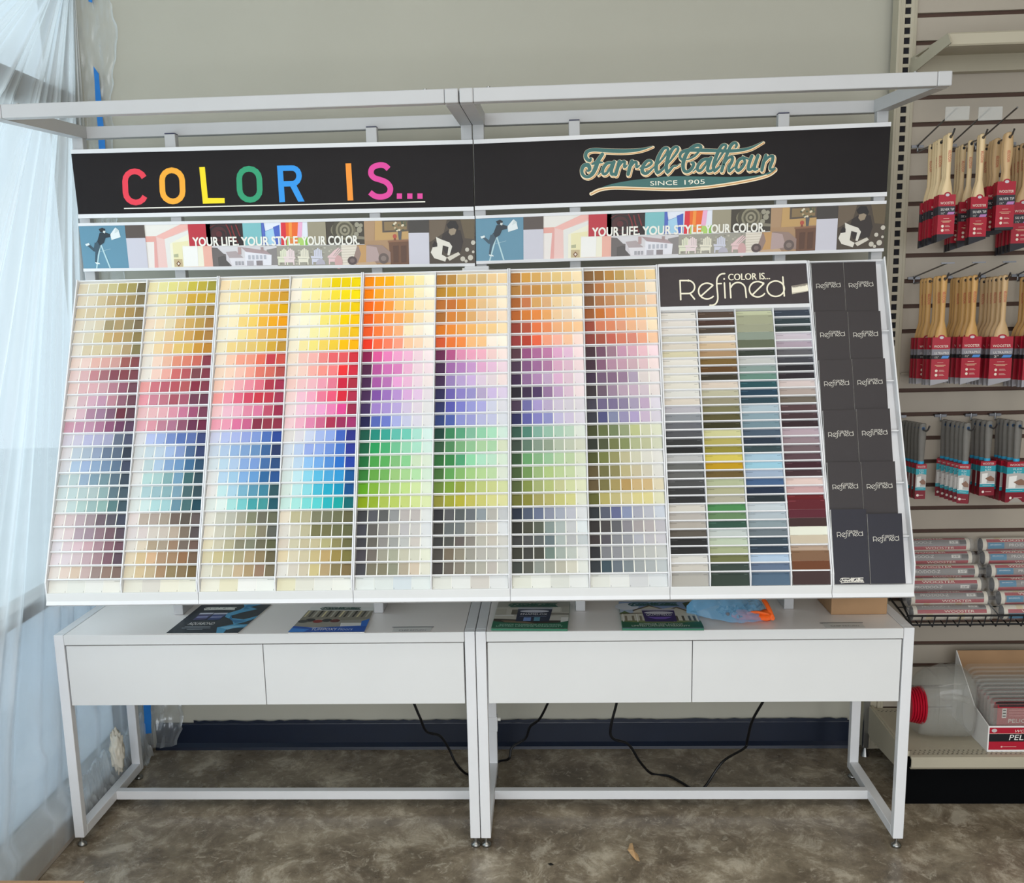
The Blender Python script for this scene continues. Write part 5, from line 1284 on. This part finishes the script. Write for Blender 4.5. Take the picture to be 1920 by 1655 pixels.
def flexi(label, sw, sh, dp, rot=0.0, arch=False):
    t = thing('paint_brush', label, 'paint brush')
    h = handle_mesh(t, [(.015, .012), (.013, .020), (0, .0225), (-.03, .0235), (-.07, .020), (-.100, .018), (-.104, .018)], .017, RUBBER, 0, 'grip')
    a = Art(lambda x, y, l: Vector((x, -.0086 - .0003 * l, y))); a.ell(0, 0, .0048, .0048, '1c4a74', 1, 10); a.ell(0, 0, .0028, .0028, '0e1c2e', 2, 8); a.build('hang_hole', h)
    MB().loft([[(.0096 * math.cos(k * math.pi / 6), .0088 * math.sin(k * math.pi / 6), z) for k in range(12)] for z in (-.098, -.108)]).build('collar', TEALR, t, smooth=True)
    cr, sr = math.cos(rot), math.sin(rot)
    tr2 = lambda x, y, z: Vector((x * cr - y * sr, x * sr + y * cr, z))
    a = Art(lambda x, y, l: tr2(x, -dp / 2 - .0003 * l, y)); z0 = -.106; x0, x1 = -sw / 2, sw / 2
    lv = [(0, RED), (.13, '2f9fae'), (.30, 'b9b6b2'), (.66, '2f9fae'), (.75, DRED), (1, None)]
    for (f0, c), (f1, _) in zip(lv, lv[1:]):
        za, zb = z0 - sh * f0, z0 - sh * f1
        add3(a, [tr2(x0, -dp / 2, za), tr2(x1, -dp / 2, za), tr2(x1, -dp / 2, zb), tr2(x0, -dp / 2, zb)], c)
        sc = c if c in (RED, DRED, '2f9fae') and f0 < .2 else DRED
        for x in (x0, x1): add3(a, [tr2(x, -dp / 2, za), tr2(x, dp / 2, za), tr2(x, dp / 2, zb), tr2(x, -dp / 2, zb)], sc)
        add3(a, [tr2(x0, dp / 2, za), tr2(x1, dp / 2, za), tr2(x1, dp / 2, zb), tr2(x0, dp / 2, zb)], DRED)
    for z in (z0, z0 - sh): add3(a, [tr2(x0, -dp / 2, z), tr2(x1, -dp / 2, z), tr2(x1, dp / 2, z), tr2(x0, dp / 2, z)], DRED)
    zz = lambda f: z0 - sh * f
    G_, asp = glyphs('WOOSTER')
    for q_ in G_: a.poly([(-sw * .38 + gx * sw * .76, zz(.10) + gy * .006) for gx, gy in q_], 'f0e6e0', 2)
    for k, s in enumerate(('FLEX', '& FIT')):
        for q_ in glyphs(s)[0]: a.poly([(-sw * .2 + gx * sw * .42, zz(.205 + .075 * k) + gy * .0055) for gx, gy in q_], 'd8eef0', 2)
    a.poly([(x0, zz(.30)), (x1, zz(.30)), (0, zz(.275))], 'b9b6b2', 1)
    a.poly([(x0 + sw * .12, zz(.36)), (x0 + sw * .5, zz(.34)), (x0 + sw * .45, zz(.64)), (x0 + sw * .12, zz(.64))], 'efeeea', 1)
    a.poly([(x0 + sw * .34, zz(.5)), (x0 + sw * .7, zz(.42)), (x1 - sw * .04, zz(.50)), (x1 - sw * .04, zz(.58)), (x0 + sw * .6, zz(.58))], '8d6a58', 2)
    a.rect(x0, zz(.645), x1, zz(.66), 'e8eef0', 2); a.rect(-sw * .3, zz(.70), sw * .3, zz(.71), 'c8e4e8', 2)
    a.ell(-sw * .25, zz(.89), .004, .004, 'f0e8e0', 2, 8); a.rect(-sw * .1, zz(.895), sw * .3, zz(.88), 'd8a8a8', 2)
    if arch:
        add3(a, [tr2(x0 + sw * (.15 + .7 * k / 10), -dp / 2 - .0008, z0 - sh + sh * .11 * math.sin(math.pi * k / 10)) for k in range(11)], 'a09a92')
    a.build('printed_carton', t); return t
def copy_tree(o, parent=None):
    c = o.copy(); COL.objects.link(c)
    if parent: c.parent = parent
    for ch in o.children: copy_tree(ch, c)
    return c
CN2 = ['front', 'second', 'third', 'fourth', 'fifth', 'sixth', 'seventh', 'eighth']
PLATE = pm('clear_price_plate', 'c8c8c4', .25, 0, .5, 0, 1.45, .45)
def hook(label, X, zb, tip, wire=None, plate=None, tbar=None, group='wire peg hooks on the slatwall'):
    t = thing('peg_hook', label, 'hook', (X, .669, zb), group)
    L_ = lambda y, z: Vector((0, y - .669, z - zb))
    MB().tube([L_(.680, zb + .012), L_(.662, zb + .012), L_(.66, zb - .008), L_(.60, zb - .006), L_(tip[0] + .015, tip[1] - .012), L_(tip[0], tip[1] - .006), L_(tip[0] - .012, tip[1] + .006)], .0026, 8).build('peg', WIRE, t)
    MB().box(-.018, .018, -.0075, .006, .004, .012).build('back_plate', WIRE, t)
    if wire:
        w = MB().tube([L_(.66, zb + .006), L_(.655, zb + .012), L_(*wire)], .0024, 8).build('label_wire', WIRE, t)
        if plate: MB().box(-.032, .032, wire[0] - .669 - .003, wire[0] - .669 - .001, wire[1] - zb - .032, wire[1] - zb + .003).build('price_plate', PLATE, t)
        if tbar: MB().box(-.0185, .0185, wire[0] - .669 - .003, wire[0] - .669, wire[1] - zb - .002, wire[1] - zb + .002).build('cross_bar', WIRE, t)
    return t
HK = ['leftmost', 'second', 'third', 'fourth', 'fifth']
USED = {}
def hang(key, maker, X, ys, z_of, descr, hookname, group, jig):
    rj = random.Random(len(descr) * 7 + int(X * 100))
    for k, y in enumerate(sorted(ys)):
        lab = f'{descr}, {CN2[k]}{" from front" if k else " one"}, {hookname}'
        if key in USED: t = copy_tree(USED[key])
        else: t = USED[key] = maker(lab)
        t.location = (X, y, z_of(y) - .0052); t.rotation_euler = (0, 0, rj.uniform(-.05, .05) + jig)
        tag(t, lab, 'paint brush', group)
def zlin(y0, z0, y1, z1): return lambda y: z0 + (z1 - z0) * (y - y0) / (y1 - y0)
R1 = [(1.3247, [.534, .499, .480, .457, .411, .395, .379], lambda l: silver(l, .153, .046, .128, .016, 0), 's0', 'slim wooden brush in red-black sleeve'),
      (1.4215, [.594, .572, .551, .492, .421, .404], lambda l: silver(l, .158, .047, .130, .016, 0), 's1', 'angled wooden brush in red-black sleeve'),
      (1.4953, [.577, .530, .510, .489, .425, .408], lambda l: silver(l, .118, .050, .131, .0005, 1, True), 's2', 'flat-handled wooden brush in red-black sleeve'),
      (1.5951, [.640, .615, .593, .563, .535], lambda l: silver(l, .158, .060, .140, .018, 1), 's3', 'wide angled wooden brush in red-black sleeve')]
for k, (X, ys, mk, key, d_) in enumerate(R1):
    zf = zlin(.534, 1.9300, .379, 1.9408)
    hook(f'wire peg hook at the top, {HK[k]} of the row', X, 1.937, (min(ys) - .022, zf(min(ys)) + .006), (min(ys) - .045, 2.005) if k < 3 else None, k < 2, False)
    hang(key, mk, X, ys, zf, d_, f'{HK[k]} top hook', 'wooden brushes on the top hooks', .0)
R2 = [(1.3342, [.574, .545, .516, .455, .432, .388], lambda l: ultra(l, .163, .050, .137, .012, 2, '1\u00bd"'), 'u0'),
      (1.4321, [.600, .580, .559, .520, .502, .463, .422], lambda l: ultra(l, .163, .054, .137, .014, 2, '1\u00bd"'), 'u1'),
      (1.5313, [.630, .590, .563, .535, .495, .460], lambda l: ultra(l, .165, .064, .142, .016, 1, '2"'), 'u2'),
      (1.6450, [.62, .59, .56, .52, .49], lambda l: ultra(l, .165, .072, .15, .016, 2, '2\u00bd"'), 'u3')]
for k, (X, ys, mk, key) in enumerate(R2):
    zf = zlin(.574, 1.5511, .388, 1.5591)
    hook(f'wire peg hook in the second row, {HK[k]} of the row', X, 1.552, (min(ys) - .022, zf(min(ys)) + .004), (min(ys) - .02, 1.597), False, True)
    hang(key, mk, X, ys, zf, 'golden wooden brush in red and grey sleeve', f'{HK[k]} second-row hook', 'wooden brushes on the second-row hooks', .0)
R3 = [(1.3147, [.6086, .576, .544, .512, .480, .4454], lambda l: flexi(l, .030, .105, .022), 'f0', 'narrow carton'),
      (1.4384, [.6193, .5766, .535, .498, .463, .428], lambda l: flexi(l, .032, .118, .026, R_(-28)), 'f1', 'turned carton'),
      (1.5323, [.627, .590, .548, .510], lambda l: flexi(l, .045, .105, .024), 'f2', 'plain wide carton'),
      (1.6062, [.625, .595, .567, .526, .4785], lambda l: flexi(l, .062, .123, .026, 0, True), 'f3', 'arched wide carton')]
for k, (X, ys, mk, key, d_) in enumerate(R3):
    zf = zlin(.62, 1.119, .428, 1.1296)
    hook(f'wire peg hook in the third row, {HK[k]} of the row', X, 1.128, (min(ys) - .05, zf(min(ys)) + .002))
    hang(key, mk, X, ys, zf, f'grey-handled brush in red and teal {d_}', f'{HK[k]} third-row hook', 'grey-handled brushes on the third-row hooks', .0)

# ------------------------------------------------------------------ wire basket and roller covers
bs = thing('wire_basket', 'black wire basket on the slatwall full of roller covers', 'basket', (1.75, .55, .52))
def Kc(m, name):
    o = m.build(name, BLACKWIRE, bs); o.location = -bs.location; return o
BX0, BX2, BY0, BY1 = 1.300, 2.2, .438, .662
BZ = lambda y: .519 + (y - BY0) * .15
fr_ = MB()
for P in ([(BX0, BY0, .548), (BX2, BY0, .548)], [(BX0 + .012, BY0 + .004, BZ(BY0)), (BX2, BY0 + .004, BZ(BY0))], [(BX0, BY0, .548), (BX0, BY1, .640)], [(BX0 + .012, BY0, BZ(BY0)), (BX0 + .004, BY1, BZ(BY1))], [(BX0, BY1, .640), (BX2, BY1, .640)], [(BX0, BY1, .64), (BX0 + .004, BY1, BZ(BY1))], [(BX0, BY0, .548), (BX0 + .012, BY0, BZ(BY0))]): fr_.tube(P, .0032, 8)
Kc(fr_, 'rim_wires')
ww = MB()
for k in range(1, 24):
    x = BX0 + .006 + k * .038; ww.tube([(x, BY0, .548), (x - .006, BY0 + .003, BZ(BY0) - .006), (x - .006, BY1, BZ(BY1) - .006)], .0021, 6)
for y in (.51, .58): ww.tube([(BX0 + .01, y, BZ(y) - .0035), (BX2, y, BZ(y) - .0035)], .0021, 6)
Kc(ww, 'grid_wires')
FILMC = pm('clear_wrap', 'd8d8d8', .12, 0, .6, 0, 1.45, .18)
def roller(label, length, words, accent):
    t = thing('roller_cover', label, 'roller cover'); r = .0222
    a = Art(lambda x, y, l: Vector((x, -(r + .0003 * l) * math.cos(R_(y)), (r + .0003 * l) * math.sin(R_(y)))))
    hl = length / 2
    for k in range(24):
        p0, p1 = k * 15, k * 15 + 15
        d_ = ('84807f' if p0 < 45 or p0 >= 345 else RED if p0 < 75 or 315 <= p0 < 345 else 'ded6c6')
        xs = [-hl, -hl + .02, -hl + .02, hl - .02, hl]
        if d_ == 'ded6c6':
            for i in range(12): a.poly([(-hl + length * i / 12, p0), (-hl + length * (i + 1) / 12, p0), (-hl + length * (i + 1) / 12, p1), (-hl + length * i / 12, p1)], ('dfd7c8', 'd9c9a4')[i % 5 == 2], 0)
        else:
            a.poly([(-hl + .012, p0), (hl - .012, p0), (hl - .012, p1), (-hl + .012, p1)], d_, 0)
            for s in (-1, 1): a.poly([(s * hl, p0), (s * (hl - .012), p0), (s * (hl - .012), p1), (s * hl, p1)], 'dfd7c8', 0)
    def tx(s, x, w, y0, h, c):
        for f in glyphs(s)[0]: a.poly([(x + gx * w, y0 + gy * h) for gx, gy in f], c, 2)
    tx('WOOSTER', -hl * .55, .10, 50, 20, 'f2e4d4'); tx('PRO/DOO-Z', -hl * .3 if accent else -hl * .75, .085, 8, 22, 'd6d2cc')
    def patch(xa, xb, ya, yb, c):
        n = max(1, int((yb - ya) / 6))
        for q_ in range(n): a.poly([(xa, ya + (yb - ya) * q_ / n), (xb, ya + (yb - ya) * q_ / n), (xb, ya + (yb - ya) * (q_ + 1) / n), (xa, ya + (yb - ya) * (q_ + 1) / n)], c, 1)
    patch(hl * .45, hl * .68, 6, 32, 'd8d6d0'); tx('3/8"', hl * .49, .02, 11, 16, '55504e')
    if accent: patch(-hl + .016, -hl + .066, -10, 40, '1279a0'); tx('SEMI-SMOOTH', -hl + .022, .034, 18, 9, 'e4f0f4')
    else: patch(hl * .72, hl * .9, 0, 36, '4b4746')
    tx('WOOSTER', -hl * .2, .09, -38, 18, 'f2e4d4')
    a.build('sleeve_label', t)
    c = MB()
    for s in (-1, 1):
        c.loft([[(s * x, rr_c * math.cos(k * math.pi / 8), rr_c * math.sin(k * math.pi / 8)) for k in range(16)] for x, rr_c in ((hl - .002, .0221), (hl + .001, .022), (hl + .001, .019))], cap=False)
        c.loft([[(s * x, rr_c * math.cos(k * math.pi / 8), rr_c * math.sin(k * math.pi / 8)) for k in range(16)] for x, rr_c in ((hl + .001, .019), (hl - .02, .019), (hl - .02, .001))], cap=False)
    c.build('core', pm('dark_core', '35343a', .5), t, smooth=True)
    w = MB(); rw = random.Random(4)
    w.loft([[(x, (q_ + rw.uniform(-.0012, .0012)) * math.cos(k * math.pi / 10), (q_ + rw.uniform(-.0012, .0012)) * math.sin(k * math.pi / 10)) for k in range(20)] for x, q_ in ((-hl - .016, .016), (-hl - .008, .024), (-hl, .0243), (-hl * .5, .0241), (0, .0243), (hl * .5, .0241), (hl, .0243), (hl + .008, .024), (hl + .016, .016))], cap=False)
    w.build('wrapper', FILMC, t)
    return t
pa_, pb_ = None, None
RW2 = ['bottom', 'second', 'third', 'fourth', 'fifth', 'topmost']
for side in (0, 1):
    for k in range(6):
        lab = f'wrapped roller cover with red label, {RW2[k]} of the {"left" if not side else "right"} stack in the wire basket'
        if k == 0: t = roller(lab, .232, '', bool(side)); src = t
        else: t = copy_tree(src)
        y = .472 + .034 * k; zc = BZ(y) + .0248 + .0300 * k
        y = min(y, .638)
        t.location = (1.436 + .272 * side - .004 * k + (.006 if k % 2 else 0), y, zc)
        t.rotation_euler = ((-.95, -.45, .35, .1, -.15, -.35)[k] if not side else (.65, .15, -.1, .1, -.05, .2)[k], 0, 0)
        tag(t, lab, 'roller cover', 'wrapped roller covers in the wire basket')

# ------------------------------------------------------------------ things on the base shelf
CLEAR = pm('clear_plastic', 'bdbdb6', .06, 0, 1.0, 0, 1.45, .2)
def jug():
    p = at(1785, 1368, 'Z', .1685)
    t = thing('clear_plastic_jug', 'clear plastic pail on its side with a ribbed red band, on the base shelf', 'pail', (at(1850, 1409, 'Z', .1685).x - .096, .44, .1685))
    m = MB(); rings = []
    def sec(x, ry, rz, n=28, e=.62): return [(x, ry * math.copysign(abs(math.cos(2 * math.pi * k / n)) ** e, math.cos(2 * math.pi * k / n)), .001 + rz + rz * math.copysign(abs(math.sin(2 * math.pi * k / n)) ** e, math.sin(2 * math.pi * k / n))) for k in range(n)]
    for x, ry, rz in ((-.075, .062, .070), (-.068, .075, .082), (-.055, .083, .092), (-.03, .092, .102), (-.027, .088, .099), (.02, .098, .108), (.023, .094, .105), (.055, .098, .108), (.075, .094, .104), (.088, .080, .094), (.093, .05, .07)): rings.append([(a_, b_, max(.001, c_ + (.108 - rz) * .25)) for a_, b_, c_ in sec(x, ry, rz)])
    m.loft(rings, cap=False); b_ = m.build('body', CLEAR, t, smooth=True); sd = b_.modifiers.new('wall', 'SOLIDIFY'); sd.thickness = .002
    g2 = MB().tube([(-.02, -.097, .15), (.0, -.118, .16), (.03, -.122, .155), (.052, -.10, .14)], .009, 10); g2.build('grip', CLEAR, t, smooth=True)
    rb = MB()
    for k in range(6): rb.loft([[(x, q_ * .052 * math.cos(j * math.pi / 12) - .035, .105 + q_ * .052 * math.sin(j * math.pi / 12)) for j in range(24)] for x, q_ in ((-.106 + k * .0075, .94 + k * .03), (-.1035 + k * .0075, 1.0 + k * .03), (-.1 + k * .0075, .95 + k * .03))])
    rb.build('red_band', pm('red_plastic', 'b8102c', .4), t, smooth=False)
jug()
bl_ = at(1850, 1409, 'Z', .1685); bx, by = bl_.x, bl_.y
pb = thing('display_box', 'white display box with red and black printed front, on the base shelf', 'box', (bx, by, .1685))
zt_ = at(1853, 1361, 'Y', by).z - .1685
wbx, dpx = .26, .30
WB = noisy(pm('white_carton', 'e9e8e6', .55), 10, .02)
MB().prism([(0, 0, 0), (0, 0, zt_), (0, .12, zt_ + .02), (0, dpx, .222), (0, dpx, 0)], (.003, 0, 0)).build('side_wall', WB, pb)
MB().box(.003, wbx, 0, .003, 0, zt_).build('front_wall', WB, pb); MB().box(.003, wbx, dpx - .003, dpx, 0, .222).build('back_wall', KRAFT, pb); MB().box(.003, wbx, .003, dpx - .003, 0, .003).build('bottom', WB, pb)
MB().prism([(wbx, 0, 0), (wbx, 0, zt_), (wbx, .12, zt_ + .02), (wbx, dpx, .222), (wbx, dpx, 0)], (.003, 0, 0)).build('side_wall', WB, pb)
a = Art(lambda x, y, l: Vector((x, -.0004 * l, y)))
a.rect(.004, zt_ * .08, wbx, zt_ * .94, 'b0132e', 1); a.rect(.004, zt_ * .40, wbx, zt_ * .70, '141218', 2); a.rect(.004, zt_ * .70, wbx, zt_ * .715, 'e8d0c0', 3)
a.ell(.018, zt_ * .83, .008, .006, 'c9bcbc', 2, 12)
for s, x, f, w, h, c in (('WOOSTER', .075, .76, .08, .008, 'f2dcd4'), ('PELICAN', .062, .46, .11, .017, 'f4f2ee')):
    for q_ in glyphs(s)[0]: a.poly([(x + gx * w + gy * .003, zt_ * f + gy * h) for gx, gy in q_], c, 3)
a.rect(.045, zt_ * .19, .085, zt_ * .21, 'e0b0a8', 2); a.ell(.042, zt_ * .2, .003, .003, 'e0b0a8', 2, 8)
a.build('printed_front', pb)
for k in range(9):
    y0 = .012 + k * .026
    t = thing('pail_liner', '', 'liner', (bx + .006, by + y0, .172)); n = 9
    m = MB(); w, hgt = wbx - .014, .160 + .004 * k
    pr_ = []
    def rr2(y, ins): 
        P = []
        for cx, cz, a0 in ((ins + .02, hgt - ins - .02, 180), (w - ins - .02, hgt - ins - .02, 90)):
            for q_ in range(7): P.append((cx + .02 * math.cos(R_(a0 - q_ * 15)), y, cz + .02 * math.sin(R_(a0 - q_ * 15))))
        return [(ins, y, 0)] + P + [(w - ins, y, 0)]
    m.loft([rr2(0, .008), rr2(.001, .002), rr2(.016, 0), rr2(.020, -.001)], cap=False, close=False)
    b0 = m.build('shell', CLEAR, t, smooth=True); MB().box(.008, w - .008, -.0004, .0006, 0, hgt - .03).build('face', CLEAR, b0)
    a = Art(lambda x, y, l: Vector((x, .0015 - .0004 * l, y)))
    a.rect(.022, .0, w - .03, hgt - .022 - .004 * k, 'a8112b', 1); a.rect(.026, hgt - .027 - .004 * k, w - .03, hgt - .022 - .004 * k, '2a2428', 2)
    if k < 2:
        a.rect(.036, .098, .049, .128, 'e8e4e0', 2)
        for q_ in range(3): a.rect(.038, .102 + q_ * .009, .047, .106 + q_ * .009, '4c4a4c', 3)
        for f in glyphs('PELICAN')[0]: a.poly([(.056 + gx * .08, .083 + gy * .012) for gx, gy in f], 'cfc8c0', 2)
        for q_ in range(3): a.rect(.056, .104 + q_ * .009, .12, .1055 + q_ * .009, 'd89a98', 2)
    a.build('card_insert', t)
    tag(t, f'clear pail liner with red card, {CN2[k] if k < 8 else "ninth"}{" one" if k == 0 else " from the front"} in the display box', 'liner', 'clear pail liners in the display box')

# ------------------------------------------------------------------ floor litter and carton
def leaf(name, label, pts, h, col):
    P = [at(u, v, 'Z', .001) for u, v in pts]; c = sum(P, Vector()) / len(P)
    n = len(P); V = [(p.x - c.x, p.y - c.y, .001 + h * (.5 + .5 * math.sin(i * 2.1))) for i, p in enumerate(P)] + [(0, 0, h * 1.1)]
    o = mesh_obj(name, V, [(i, (i + 1) % n, n) for i in range(n)], col, smooth=False); o.location = (c.x, c.y, 0)
    sd = o.modifiers.new('thickness', 'SOLIDIFY'); sd.thickness = .0008
    tag(o, label, 'leaf'); return o
LEAF = noisy(pm('dry_leaf', 'c9a377', .7), 60, .15); 
leaf('dry_leaf', 'curled dry tan leaf on the concrete floor, in front of the right table', [(1181, 1585), (1186, 1587), (1190, 1597), (1196, 1606), (1200, 1622), (1193, 1613), (1184, 1607), (1176, 1599), (1178, 1592)], .012, LEAF)
leaf('dry_leaf', 'tiny grey leaf scrap on the floor near the right table stretcher', [(1357, 1568), (1362, 1570), (1366, 1573), (1358, 1577), (1354, 1577)], .005, noisy(pm('grey_leaf', '8d8474', .8), 60, .1))
leaf('dry_leaf', 'small black scrap on the floor right of the middle legs', [(1027, 1620), (1033, 1619), (1038, 1621), (1032, 1623)], .003, pm('black_scrap', '15130f', .8))
q = [at(u, v, 'Z', .30) for u, v in ((-40, 1650), (158, 1651), (162, 1700))]
bxk = thing('cardboard_carton', 'brown cardboard carton just showing at the bottom left corner', 'box', ((q[0].x + q[1].x) / 2, q[1].y - .14, 0)); CW = (q[1].x - q[0].x) / 2
MB().box(-CW, CW, -.14, .14, 0, .298, .002).build('carton_body', KRAFT, bxk); MB().box(-CW, CW, -.14, -.001, .298, .3).build('flap', KRAFT, bxk); MB().box(-CW, CW, .001, .14, .298, .3).build('flap', KRAFT, bxk)
